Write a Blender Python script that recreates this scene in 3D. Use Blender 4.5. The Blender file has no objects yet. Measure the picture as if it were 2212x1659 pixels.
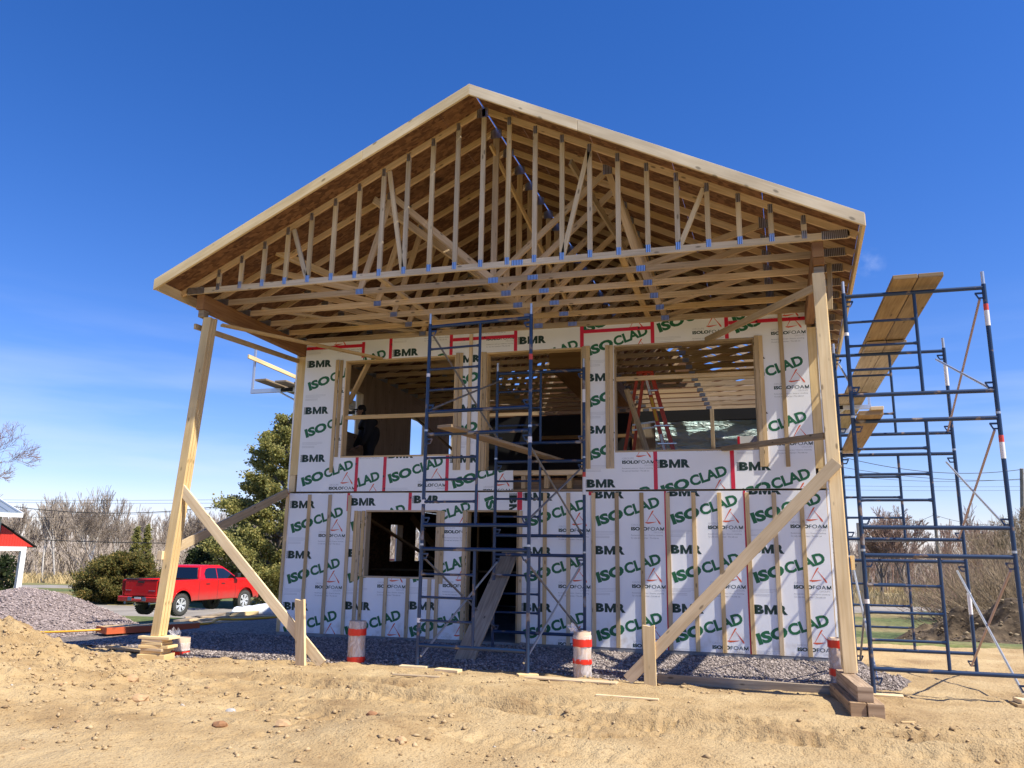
import bpy, bmesh, math, random
import numpy as np
from mathutils import Vector, Matrix
rng = random.Random(7)
nrs = np.random.RandomState(11)
S = bpy.context.scene
COL = S.collection
R = math.radians

# ------------------------------------------------------------------ camera
YAW, PITCH, ROLL = -0.281056, 0.211894, 0.015967
cam_d = bpy.data.cameras.new("camera"); cam = bpy.data.objects.new("camera", cam_d); COL.objects.link(cam)
cam_d.sensor_width = 36.0; cam_d.lens = 1700.0 / 2212.0 * 36.0
cam_d.clip_start = 0.05; cam_d.clip_end = 3000.0
CAM = Vector((7.99633, -12.92869, 1.42478))
Fv = Vector((math.sin(YAW) * math.cos(PITCH), math.cos(YAW) * math.cos(PITCH), math.sin(PITCH)))
Rv = Vector((math.cos(YAW), -math.sin(YAW), 0)); Uv = Rv.cross(Fv)
R2 = Rv * math.cos(ROLL) + Uv * math.sin(ROLL); U2 = -Rv * math.sin(ROLL) + Uv * math.cos(ROLL)
cam.matrix_world = Matrix(((R2.x, U2.x, -Fv.x, CAM.x), (R2.y, U2.y, -Fv.y, CAM.y), (R2.z, U2.z, -Fv.z, CAM.z), (0, 0, 0, 1)))
S.camera = cam

# ------------------------------------------------------------------ sky, sun, exposure
SUN = Vector((1.0, -0.235, 1.32)).normalized()
SUN_EL = math.asin(SUN.z); SUN_AZ = math.atan2(SUN.x, SUN.y)
W = bpy.data.worlds.new("World"); S.world = W; W.use_nodes = True
nt = W.node_tree; nt.nodes.clear()
sky = nt.nodes.new("ShaderNodeTexSky"); sky.sky_type = 'NISHITA'; sky.sun_disc = False
sky.sun_elevation = SUN_EL; sky.sun_rotation = SUN_AZ
sky.altitude = 100; sky.air_density = 1.0; sky.dust_density = 0.2; sky.ozone_density = 2.6
bg = nt.nodes.new("ShaderNodeBackground"); bg.inputs[1].default_value = 0.094
wo = nt.nodes.new("ShaderNodeOutputWorld")
tc = nt.nodes.new("ShaderNodeTexCoord"); mp = nt.nodes.new("ShaderNodeMapping"); mp.inputs[3].default_value = (2.2, 2.2, 16.0)
mp.inputs[2].default_value = (0.05, -0.03, 0)
cn = nt.nodes.new("ShaderNodeTexNoise"); cn.inputs["Scale"].default_value = 1.4; cn.inputs["Detail"].default_value = 6
cr = nt.nodes.new("ShaderNodeValToRGB"); cr.color_ramp.elements[0].position = 0.42; cr.color_ramp.elements[1].position = 0.78
sp = nt.nodes.new("ShaderNodeSeparateXYZ")
b1 = nt.nodes.new("ShaderNodeMapRange"); b1.inputs[1].default_value = 0.30; b1.inputs[2].default_value = 0.06; b1.clamp = True
mu = nt.nodes.new("ShaderNodeMath"); mu.operation = 'MULTIPLY'
mu2 = nt.nodes.new("ShaderNodeMath"); mu2.operation = 'MULTIPLY'; mu2.inputs[1].default_value = 0.55
mixc = nt.nodes.new("ShaderNodeMixRGB"); mixc.inputs[2].default_value = (5.6, 6.2, 8.0, 1)
L = nt.links.new
L(tc.outputs["Generated"], mp.inputs[0]); L(mp.outputs[0], cn.inputs[0]); L(cn.outputs[0], cr.inputs[0])
L(tc.outputs["Generated"], sp.inputs[0]); L(sp.outputs[2], b1.inputs[0]); L(b1.outputs[0], mu.inputs[0]); L(cr.outputs[0], mu.inputs[1])
hs = nt.nodes.new("ShaderNodeHueSaturation"); hs.inputs["Saturation"].default_value = 1.27
tint = nt.nodes.new("ShaderNodeMixRGB"); tint.blend_type = 'MULTIPLY'; tint.inputs[0].default_value = 1.0; tint.inputs[2].default_value = (1.0, .938, 1.17, 1)   # camera white balance of the sky
L(sky.outputs[0], tint.inputs[1]); L(tint.outputs[0], hs.inputs["Color"])
# one small wisp right of the roof
dt = nt.nodes.new("ShaderNodeVectorMath"); dt.operation = 'DOT_PRODUCT'; wd = (Fv * 1700 + R2 * 774 + U2 * 262).normalized(); dt.inputs[1].default_value = wd
L(tc.outputs["Generated"], dt.inputs[0]); w1 = nt.nodes.new("ShaderNodeMapRange"); w1.inputs[1].default_value = .99983; w1.inputs[2].default_value = 1.0; w1.inputs[4].default_value = .38; L(dt.outputs["Value"], w1.inputs[0])
wn_ = nt.nodes.new("ShaderNodeTexNoise"); wn_.inputs["Scale"].default_value = 60; wn_.inputs["Detail"].default_value = 5; L(tc.outputs["Generated"], wn_.inputs[0])
wr_ = nt.nodes.new("ShaderNodeMapRange"); wr_.inputs[1].default_value = .42; wr_.inputs[2].default_value = .75; L(wn_.outputs[0], wr_.inputs[0])
w2 = nt.nodes.new("ShaderNodeMath"); w2.operation = 'MULTIPLY'; L(w1.outputs[0], w2.inputs[0]); L(wr_.outputs[0], w2.inputs[1])
w3 = nt.nodes.new("ShaderNodeMath"); w3.operation = 'ADD'; w3.use_clamp = True; L(mu.outputs[0], w3.inputs[0]); L(w2.outputs[0], w3.inputs[1])
L(w3.outputs[0], mu2.inputs[0]); L(mu2.outputs[0], mixc.inputs[0]); L(hs.outputs[0], mixc.inputs[1]); L(mixc.outputs[0], bg.inputs[0]); L(bg.outputs[0], wo.inputs[0])
sun_d = bpy.data.lights.new("sun", 'SUN'); sun_d.energy = 4.8; sun_d.angle = R(0.53); sun_d.color = (1.0, 0.93, 0.79)
sun = bpy.data.objects.new("sun", sun_d); COL.objects.link(sun)
sun.rotation_euler = SUN.to_track_quat('Z', 'Y').to_euler(); sun.location = (20, -5, 25)
S.view_settings.view_transform = 'Standard'; S.view_settings.look = 'None'; S.view_settings.gamma = 1.0
S.view_settings.use_curve_mapping = False
S.view_settings.exposure = 0.74

# ------------------------------------------------------------------ object helpers
WL = {}
def link(o, parent=None):
    COL.objects.link(o)
    if parent is not None: o.parent = parent
    return o
def tag(o, label=None, cat=None, group=None, kind=None):
    if label: o["label"] = label
    if cat: o["category"] = cat
    if group: o["group"] = group
    if kind: o["kind"] = kind
    return o
def thing(name, label, cat, loc=(0, 0, 0), group=None):
    o = bpy.data.objects.new(name, None); o.empty_display_size = 0.2; o.location = loc
    link(o); WL[o.name] = Vector(loc); return tag(o, label, cat, group)

class MB:
    """collects polygons with uv + material index, then links ONE mesh object"""
    def __init__(s): s.v = []; s.f = []; s.uv = []; s.mi = []; s.sm = []; s.seed = rng.uniform(0, 50)
    def face(s, pts, uvs=None, m=0, smooth=False):
        n = len(s.v); s.v.extend([tuple(p) for p in pts]); s.f.append(tuple(range(n, n + len(pts))))
        s.uv.extend(uvs if uvs else [(0.0, 0.0)] * len(pts)); s.mi.append(m); s.sm.append(smooth)
    def verts_faces(s, vs, fs, m=0, smooth=False, uvs=None):
        n = len(s.v); s.v.extend([tuple(p) for p in vs])
        for f in fs:
            s.f.append(tuple(i + n for i in f)); s.mi.append(m); s.sm.append(smooth)
            s.uv.extend([(uvs[i] if uvs else (0.0, 0.0)) for i in f])
    def beam(s, p0, p1, w, h, up=(0, 0, 1), m=0, taper=1.0, ext=0.0):
        """box along p0->p1, w across (side), h along up"""
        p0 = Vector(p0); p1 = Vector(p1); d = p1 - p0; ln = d.length; d.normalize(); u = Vector(up)
        sd = d.cross(u)
        if sd.length < 1e-5: u = Vector((0, 1, 0)); sd = d.cross(u)
        sd.normalize(); u = sd.cross(d).normalized()
        o = s.seed; c = []
        for p, t in ((p0, 1.0), (p1, taper)):
            for a, b in ((-1, -1), (1, -1), (1, 1), (-1, 1)): c.append(p + sd * (a * w / 2 * t) + u * (b * h / 2 * t))
        n = len(s.v); s.v.extend([tuple(q) for q in c])
        def q(ix, uv): s.f.append(tuple(n + i for i in ix)); s.uv.extend(uv); s.mi.append(m); s.sm.append(False)
        v = [0, w, w + h, 2 * w + h, 2 * w + 2 * h]
        for k in range(4):
            a, b = k, (k + 1) % 4
            q((a, b, 4 + b, 4 + a), [(o, o + v[k]), (o, o + v[k + 1]), (o + ln, o + v[k + 1]), (o + ln, o + v[k])])
        q((3, 2, 1, 0), [(o + .3 + .05 * i, o + .3 + .05 * (i // 2)) for i in range(4)]); q((4, 5, 6, 7), [(o + .6 + .05 * i, o + .6 + .05 * (i // 2)) for i in range(4)])
        return s
    def box(s, x0, x1, y0, y1, z0, z1, m=0, axis=None):
        d = (x1 - x0, y1 - y0, z1 - z0)
        if axis is None: axis = max(range(3), key=lambda i: d[i])
        cx, cy, cz = (x0 + x1) / 2, (y0 + y1) / 2, (z0 + z1) / 2
        if axis == 0: return s.beam((x0, cy, cz), (x1, cy, cz), d[1], d[2], (0, 0, 1), m)
        if axis == 1: return s.beam((cx, y0, cz), (cx, y1, cz), d[0], d[2], (0, 0, 1), m)
        return s.beam((cx, cy, z0), (cx, cy, z1), d[0], d[1], (0, 1, 0), m)
    def tube(s, p0, p1, r0, r1=None, n=10, m=0, caps=True, smooth=True):
        r1 = r0 if r1 is None else r1
        p0 = Vector(p0); p1 = Vector(p1); d = (p1 - p0).normalized()
        a = d.orthogonal().normalized(); b = d.cross(a); vs = []; uvs = []
        ln = (p1 - p0).length
        for p, r, t in ((p0, r0, 0), (p1, r1, ln)):
            for k in range(n):
                an = 2 * math.pi * k / n; vs.append(p + (a * math.cos(an) + b * math.sin(an)) * r); uvs.append((s.seed + t, s.seed + k * .03))
        s.verts_faces(vs, [(k, (k + 1) % n, n + (k + 1) % n, n + k) for k in range(n)], m, smooth, uvs)
        if caps: s.verts_faces(vs, [tuple(range(n))[::-1], tuple(range(n, 2 * n))], m, False, uvs)
        return s
    def path(s, pts, r, n=8, m=0):
        pts = [Vector(p) for p in pts]
        for a, b in zip(pts[:-1], pts[1:]): s.tube(a, b, r, r, n, m, True)
        return s
    def lathe(s, prof, n=24, c=(0, 0, 0), axis='z', m=0, smooth=True):
        vs = []; c = Vector(c)
        for r, h in prof:
            for k in range(n):
                an = 2 * math.pi * k / n; x, y = r * math.cos(an), r * math.sin(an)
                vs.append(c + (Vector((x, y, h)) if axis == 'z' else Vector((x, h, y)) if axis == 'y' else Vector((h, x, y))))
        fs = [(j * n + k, j * n + (k + 1) % n, (j + 1) * n + (k + 1) % n, (j + 1) * n + k) for j in range(len(prof) - 1) for k in range(n)]
        s.verts_faces(vs, fs, m, smooth); return s
    def prism(s, poly, y0, y1, m=0, plane='xz'):
        """polygon in a plane extruded along the third axis"""
        def P(a, b, t): return (a, t, b) if plane == 'xz' else (t, a, b) if plane == 'yz' else (a, b, t)
        n = len(poly); vs = [P(a, b, y0) for a, b in poly] + [P(a, b, y1) for a, b in poly]
        s.verts_faces(vs, [tuple(range(n)), tuple(range(n, 2 * n))[::-1]] + [(i, n + i, n + (i + 1) % n, (i + 1) % n) for i in range(n)], m)
        return s
    def build(s, name, mats, parent=None, bevel=0.0, raw=False, label=None, recalc=True):
        me = bpy.data.meshes.new(name)
        off = Vector((0, 0, 0)) if (parent is None or raw) else WL.get(parent.name, Vector((0, 0, 0)))
        me.from_pydata([(x - off.x, y - off.y, z - off.z) for x, y, z in s.v], [], s.f)
        uvl = me.uv_layers.new(name="UVMap"); uvl.data.foreach_set("uv", [c for p in s.uv for c in p])
        if not isinstance(mats, (list, tuple)): mats = [mats]
        for q in mats: me.materials.append(q)
        me.polygons.foreach_set("material_index", s.mi); me.polygons.foreach_set("use_smooth", s.sm)
        me.update()
        if recalc:
            bm = bmesh.new(); bm.from_mesh(me); bmesh.ops.recalc_face_normals(bm, faces=bm.faces[:]); bm.to_mesh(me); bm.free()
        o = bpy.data.objects.new(name, me); link(o, parent)
        WL[o.name] = off
        if label: o["label"] = label
        if bevel:
            b = o.modifiers.new("bevel", 'BEVEL'); b.width = bevel; b.segments = 2; b.limit_method = 'ANGLE'
        return o

def np_mesh(name, V, F, mats, smooth=False, mi=None):
    """V (n,3) F (m,k) arrays -> object"""
    me = bpy.data.meshes.new(name); V = np.asarray(V, dtype=np.float32); F = np.asarray(F, dtype=np.int32); k = F.shape[1]
    me.vertices.add(len(V)); me.vertices.foreach_set("co", V.ravel())
    me.loops.add(F.size); me.loops.foreach_set("vertex_index", F.ravel())
    me.polygons.add(len(F)); me.polygons.foreach_set("loop_start", np.arange(0, F.size, k, dtype=np.int32))
    if smooth: me.polygons.foreach_set("use_smooth", np.ones(len(F), dtype=bool))
    if not isinstance(mats, (list, tuple)): mats = [mats]
    for q in mats: me.materials.append(q)
    if mi is not None: me.polygons.foreach_set("material_index", np.asarray(mi, dtype=np.int32))
    me.update(calc_edges=True); me.validate()
    o = bpy.data.objects.new(name, me); return link(o)

def copy_tree(o, parent=None):
    c = o.copy(); link(c, parent); WL[c.name] = WL.get(o.name, Vector((0, 0, 0)))
    for ch in list(o.children): copy_tree(ch, c)
    return c

# ------------------------------------------------------------------ materials
def new_mat(name, base=(.5, .5, .5), rough=.7, metal=0.0):
    m = bpy.data.materials.new(name); m.use_nodes = True; b = m.node_tree.nodes["Principled BSDF"]
    b.inputs["Base Color"].default_value = (*base, 1); b.inputs["Roughness"].default_value = rough; b.inputs["Metallic"].default_value = metal
    return m
def N(m, t, **k):
    n = m.node_tree.nodes.new(t)
    for a, v in k.items():
        if a in n.inputs: n.inputs[a].default_value = v
        else: setattr(n, a, v)
    return n
def Lk(m, a, b): m.node_tree.links.new(a, b)
def ramp(m, stops):
    r = N(m, "ShaderNodeValToRGB"); e = r.color_ramp.elements
    while len(e) < len(stops): e.new(0.5)
    for el, (p, c) in zip(e, stops): el.position = p; el.color = (*c, 1)
    return r
def mixrgb(m, fac, a, b, blend='MIX'):
    x = N(m, "ShaderNodeMixRGB", blend_type=blend)
    for i, v in ((0, fac), (1, a), (2, b)):
        if hasattr(v, "is_linked") or hasattr(v, "links"): Lk(m, v, x.inputs[i])
        elif isinstance(v, (int, float)): x.inputs[i].default_value = v
        else: x.inputs[i].default_value = (*v, 1)
    return x.outputs[0]
def bump(m, h, strength=.3, dist=.01):
    b = N(m, "ShaderNodeBump"); b.inputs["Strength"].default_value = strength; b.inputs["Distance"].default_value = dist
    Lk(m, h, b.inputs["Height"]); Lk(m, b.outputs[0], m.node_tree.nodes["Principled BSDF"].inputs["Normal"])
def coords(m, kind, scale, rot=(0, 0, 0)):
    t = N(m, "ShaderNodeTexCoord"); p = N(m, "ShaderNodeMapping"); p.inputs["Scale"].default_value = scale; p.inputs["Rotation"].default_value = rot
    Lk(m, t.outputs[kind], p.inputs[0]); return p.outputs[0]
def BSDF(m): return m.node_tree.nodes["Principled BSDF"]

def wood_mat(name, light, dark, knots=True, rough=.75, vary=.22, stamp=0.0):
    m = new_mat(name, light, rough)
    g = N(m, "ShaderNodeTexNoise"); g.inputs["Scale"].default_value = 1; g.inputs["Detail"].default_value = 5; g.inputs["Distortion"].default_value = .6
    Lk(m, coords(m, "UV", (1.6, 34, 1)), g.inputs[0])
    r = ramp(m, [(.3, dark), (.62, light)]); Lk(m, g.outputs[0], r.inputs[0]); c = r.outputs[0]
    g2 = N(m, "ShaderNodeTexNoise"); g2.inputs["Scale"].default_value = 1; g2.inputs["Detail"].default_value = 3
    Lk(m, coords(m, "UV", (1.1, 4, 1)), g2.inputs[0])
    r2 = ramp(m, [(.3, (.78, .76, .72)), (.7, (1.1, 1.1, 1.1))]); Lk(m, g2.outputs[0], r2.inputs[0]); c = mixrgb(m, 1.0, c, r2.outputs[0], 'MULTIPLY')
    if knots:
        v = N(m, "ShaderNodeTexVoronoi"); v.inputs["Scale"].default_value = 1; Lk(m, coords(m, "UV", (3.2, 9, 1)), v.inputs[0])
        k = ramp(m, [(.08, (1, 1, 1)), (.15, (0, 0, 0))]); Lk(m, v.outputs["Distance"], k.inputs[0])
        c = mixrgb(m, k.outputs[0], c, tuple(x * .45 for x in dark))
    oi = N(m, "ShaderNodeObjectInfo"); mr = N(m, "ShaderNodeMapRange"); mr.inputs[3].default_value = 1 - vary; mr.inputs[4].default_value = 1 + vary * .55
    Lk(m, oi.outputs["Random"], mr.inputs[0])
    hv = N(m, "ShaderNodeHueSaturation"); Lk(m, mr.outputs[0], hv.inputs["Value"])
    mr2 = N(m, "ShaderNodeMapRange"); mr2.inputs[3].default_value = .85; mr2.inputs[4].default_value = 1.15
    wn = N(m, "ShaderNodeTexWhiteNoise", noise_dimensions='1D'); Lk(m, oi.outputs["Random"], wn.inputs["W"]); Lk(m, wn.outputs[0], mr2.inputs[0]); Lk(m, mr2.outputs[0], hv.inputs["Saturation"])
    Lk(m, c, hv.inputs["Color"]); Lk(m, hv.outputs[0], BSDF(m).inputs["Base Color"])
    bump(m, g.outputs[0], .25, .004); return m
M = {}
M['wood'] = wood_mat("spruce_lumber", (.68, .51, .30), (.53, .37, .19), vary=.30)
M['wood_new'] = wood_mat("fresh_lumber", (.82, .64, .37), (.72, .53, .28), vary=.10)
M['fascia'] = wood_mat("fascia_board", (.82, .66, .41), (.72, .55, .31), vary=.05)
M['wood_shop'] = wood_mat("truss_lumber", (.71, .52, .31), (.55, .37, .20), vary=.24)
M['wood_gray'] = wood_mat("gable_stud_lumber", (.68, .54, .35), (.55, .41, .24), vary=.18)
M['plank'] = wood_mat("scaffold_plank_wood", (.42, .30, .17), (.29, .19, .10), vary=.2)
M['lvl'] = wood_mat("laminated_beam", (.36, .19, .08), (.24, .11, .045), knots=False, vary=.1)
M['timber'] = wood_mat("weathered_timber", (.48, .33, .20), (.19, .11, .055), vary=.15)
M['oldboard'] = wood_mat("weathered_board", (.36, .29, .21), (.22, .17, .12), vary=.15)
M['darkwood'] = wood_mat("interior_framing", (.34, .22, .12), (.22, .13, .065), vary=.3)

def osb():
    m = new_mat("oriented_strand_board", (.4, .24, .12), .8)
    v = N(m, "ShaderNodeTexVoronoi"); v.inputs["Scale"].default_value = 1; v.inputs["Randomness"].default_value = 1
    n0 = N(m, "ShaderNodeTexNoise"); n0.inputs["Scale"].default_value = 3.0
    Lk(m, coords(m, "UV", (1, 1, 1)), n0.inputs[0])
    cc = coords(m, "UV", (26, 13, 1), (0, 0, .5)); Lk(m, mixrgb(m, .25, cc, n0.outputs[1], 'ADD'), v.inputs[0])
    r = ramp(m, [(.0, (.09, .036, .013)), (.45, (.165, .076, .03)), (.8, (.25, .125, .055)), (1, (.11, .048, .018))])
    s = N(m, "ShaderNodeSeparateColor"); Lk(m, v.outputs["Color"], s.inputs[0]); Lk(m, s.outputs[0], r.inputs[0])
    st = N(m, "ShaderNodeTexNoise"); st.inputs["Scale"].default_value = 1.3; Lk(m, coords(m, "UV", (1, 1, 1)), st.inputs[0])
    dk = ramp(m, [(.28, (.35, .3, .28)), (.36, (1, 1, 1))]); Lk(m, st.outputs[0], dk.inputs[0])
    Lk(m, mixrgb(m, 1.0, r.outputs[0], dk.outputs[0], 'MULTIPLY'), BSDF(m).inputs["Base Color"])
    bump(m, s.outputs[0], .3, .004); return m
M['osb'] = osb()

def sheath():
    m = new_mat("white_foam_sheathing", (.80, .81, .82), .42)
    n = N(m, "ShaderNodeTexNoise"); n.inputs["Scale"].default_value = 1.2; n.inputs["Detail"].default_value = 4
    Lk(m, coords(m, "Object", (1, 1, 1)), n.inputs[0])
    r = ramp(m, [(.3, (.84, .85, .86)), (.7, (.91, .915, .92))]); Lk(m, n.outputs[0], r.inputs[0])
    tz = N(m, "ShaderNodeTexCoord"); sz_ = N(m, "ShaderNodeSeparateXYZ"); Lk(m, tz.outputs["Object"], sz_.inputs[0]); mz = N(m, "ShaderNodeMapRange"); mz.inputs[1].default_value = .55; mz.inputs[2].default_value = .05; Lk(m, sz_.outputs[2], mz.inputs[0])
    sn = N(m, "ShaderNodeTexNoise"); sn.inputs["Scale"].default_value = 7; sn.inputs["Detail"].default_value = 7; Lk(m, coords(m, "Object", (1, 1, 1)), sn.inputs[0]); sr = ramp(m, [(.48, (0, 0, 0)), (.72, (.7, .7, .7))]); Lk(m, sn.outputs[0], sr.inputs[0])
    sm_ = N(m, "ShaderNodeMath", operation='MULTIPLY'); Lk(m, mz.outputs[0], sm_.inputs[0]); Lk(m, sr.outputs[0], sm_.inputs[1])
    Lk(m, mixrgb(m, sm_.outputs[0], r.outputs[0], (.48, .38, .26)), BSDF(m).inputs["Base Color"])
    w = N(m, "ShaderNodeTexWave", wave_type='BANDS', bands_direction='X'); w.inputs["Scale"].default_value = 5.0; w.inputs["Distortion"].default_value = 1.5
    w.inputs["Detail"].default_value = 3; Lk(m, coords(m, "Object", (4, 1, .25)), w.inputs[0])
    n2 = N(m, "ShaderNodeTexNoise"); n2.inputs["Scale"].default_value = 9; n2.inputs["Detail"].default_value = 3; Lk(m, coords(m, "Object", (1, 1, .35)), n2.inputs[0])
    bump(m, mixrgb(m, .6, w.outputs[0], n2.outputs[0]), .28, .006); return m
M['sheath'] = sheath()
M['ink_green'] = new_mat("green_print", (.012, .135, .05), .55)
M['ink_dark'] = new_mat("dark_green_print", (.010, .040, .028), .55)
M['ink_orange'] = new_mat("orange_print", (.72, .11, .035), .55)
M['ink_gray'] = new_mat("gray_print", (.55, .56, .57), .6)
M['ink_text'] = new_mat("small_gray_print", (.30, .31, .32), .6)
M['tape'] = new_mat("red_sheathing_tape", (.66, .015, .045), .35)
def tape_dots():
    m = M['tape']; v = N(m, "ShaderNodeTexVoronoi"); v.inputs["Scale"].default_value = 9; Lk(m, coords(m, "Object", (1, 1, 1)), v.inputs[0])
    r = ramp(m, [(.16, (.12, .005, .01)), (.2, (.66, .015, .045))]); Lk(m, v.outputs["Distance"], r.inputs[0]); Lk(m, r.outputs[0], BSDF(m).inputs["Base Color"])
tape_dots()
def concrete():
    m = new_mat("concrete", (.26, .26, .26), .85); n = N(m, "ShaderNodeTexNoise"); n.inputs["Scale"].default_value = 4; n.inputs["Detail"].default_value = 8
    Lk(m, coords(m, "Object", (1, 1, 2)), n.inputs[0]); r = ramp(m, [(.3, (.17, .17, .175)), (.7, (.31, .31, .305))]); Lk(m, n.outputs[0], r.inputs[0]); Lk(m, r.outputs[0], BSDF(m).inputs["Base Color"]); bump(m, n.outputs[0], .3, .01); return m
M['concrete'] = concrete()
def galv_plate():
    m = new_mat("toothed_steel_plate", (.5, .52, .56), .32, .85)
    w = N(m, "ShaderNodeTexWave", wave_type='BANDS', bands_direction='X'); w.inputs["Scale"].default_value = 14; w.inputs["Distortion"].default_value = .4
    Lk(m, coords(m, "UV", (1, 1, 1)), w.inputs[0]); r = ramp(m, [(.25, (.13, .14, .17)), (.5, (.62, .66, .74))]); Lk(m, w.outputs[0], r.inputs[0]); Lk(m, r.outputs[0], BSDF(m).inputs["Base Color"])
    return m
M['plate'] = galv_plate()
def blue_pipe(name, c, rust=True):
    m = new_mat(name, c, .38, .0); n = N(m, "ShaderNodeTexNoise"); n.inputs["Scale"].default_value = 5; n.inputs["Detail"].default_value = 6
    Lk(m, coords(m, "Object", (1, 1, 1)), n.inputs[0])
    r = ramp(m, [(.40, c), (.60, tuple(x * 1.15 for x in c)), (.635, (.16, .11, .08)), (.70, (.24, .24, .26))] if rust else [(.3, c), (.8, c)]); Lk(m, n.outputs[0], r.inputs[0])
    Lk(m, r.outputs[0], BSDF(m).inputs["Base Color"]); bump(m, n.outputs[0], .15, .003); return m
M['blue'] = blue_pipe("blue_scaffold_paint", (.010, .032, .085))
M['galv'] = new_mat("galvanised_steel", (.52, .54, .56), .38, .7)
M['brace'] = blue_pipe("worn_brace_pipe", (.17, .165, .16), True)
M['pinkpipe'] = new_mat("pinkish_brace_pipe", (.36, .26, .265), .5, .1)
M['white_tape'] = new_mat("white_label_wrap", (.74, .72, .72), .5)
M['red_tape'] = new_mat("red_label_wrap", (.62, .06, .04), .5)
M['alu'] = new_mat("aluminium", (.62, .64, .67), .35, .75)
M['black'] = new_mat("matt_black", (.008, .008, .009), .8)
M['ladder'] = new_mat("orange_fibreglass", (.55, .06, .02), .4)
M['ladder_label'] = new_mat("yellow_sticker", (.75, .42, .03), .5)
M['ladder_white'] = new_mat("white_sticker", (.7, .7, .7), .5)
M['ladder_blue'] = new_mat("blue_sticker", (.03, .06, .3), .5)
M['cardboard'] = new_mat("cardboard_tube", (.50, .36, .26), .8)
def plastic_film():
    m = new_mat("clear_plastic_film", (.86, .82, .82), .18); b = BSDF(m)
    n = N(m, "ShaderNodeTexNoise"); n.inputs["Scale"].default_value = 14; n.inputs["Detail"].default_value = 4; n.inputs["Distortion"].default_value = 1.5; Lk(m, coords(m, "Object", (1, 1, .4)), n.inputs[0])
    r = ramp(m, [(.35, (.12, .12, .12)), (.75, (.7, .7, .7))]); Lk(m, n.outputs[0], r.inputs[0]); Lk(m, r.outputs[0], b.inputs["Alpha"]); bump(m, n.outputs[0], .6, .02); return m
M['film'] = plastic_film()
M['red_film'] = new_mat("red_tape_band", (.70, .03, .015), .3)
# ------------------------------------------------------------------ ground
_G = [np.random.RandomState(100 + i).rand(256, 256).astype(np.float32) for i in range(8)]
def vnoise(x, y, k=0):
    g = _G[k % 8]; xi = np.floor(x).astype(int); yi = np.floor(y).astype(int); fx = x - xi; fy = y - yi
    fx = fx * fx * (3 - 2 * fx); fy = fy * fy * (3 - 2 * fy)
    a = g[xi % 256, yi % 256]; b = g[(xi + 1) % 256, yi % 256]; c = g[xi % 256, (yi + 1) % 256]; d = g[(xi + 1) % 256, (yi + 1) % 256]
    return (a * (1 - fx) + b * fx) * (1 - fy) + (c * (1 - fx) + d * fx) * fy
def fbm(x, y, oct=4, k=0):
    s = 0; a = 1.0; t = 0
    for i in range(oct): s = s + a * vnoise(x * 2 ** i + 17 * i, y * 2 ** i + 5 * i, k + i); t += a; a *= .5
    return s / t - .5
def sstep(a, b, x):
    t = np.clip((x - a) / (b - a), 0, 1); return t * t * (3 - 2 * t)
GZ = -0.10
def pad_z(x, y):
    """level building pad that falls away on the left, the far right and behind"""
    x = np.asarray(x, float); y = np.asarray(y, float)
    left = np.maximum(0, -5.0 - x) * sstep(-5.5, 0, y + 0 * x) ; back_l = np.maximum(0, y - 7.2) * sstep(.5, -1.2, x)
    right = np.maximum(0, y - 4.4) * sstep(9.6, 10.4, x); back = np.maximum(0, y - 12)
    d = np.maximum(np.maximum(left, back_l), np.maximum(right, back))
    far = np.hypot(x - 5, y) - 40
    return GZ - .36 * sstep(-1.0, -5.2, x) * sstep(-3.6, -1.2, y) - 1.15 * sstep(0, 11, d) - .018 * np.clip(far, 0, 45)
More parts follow.
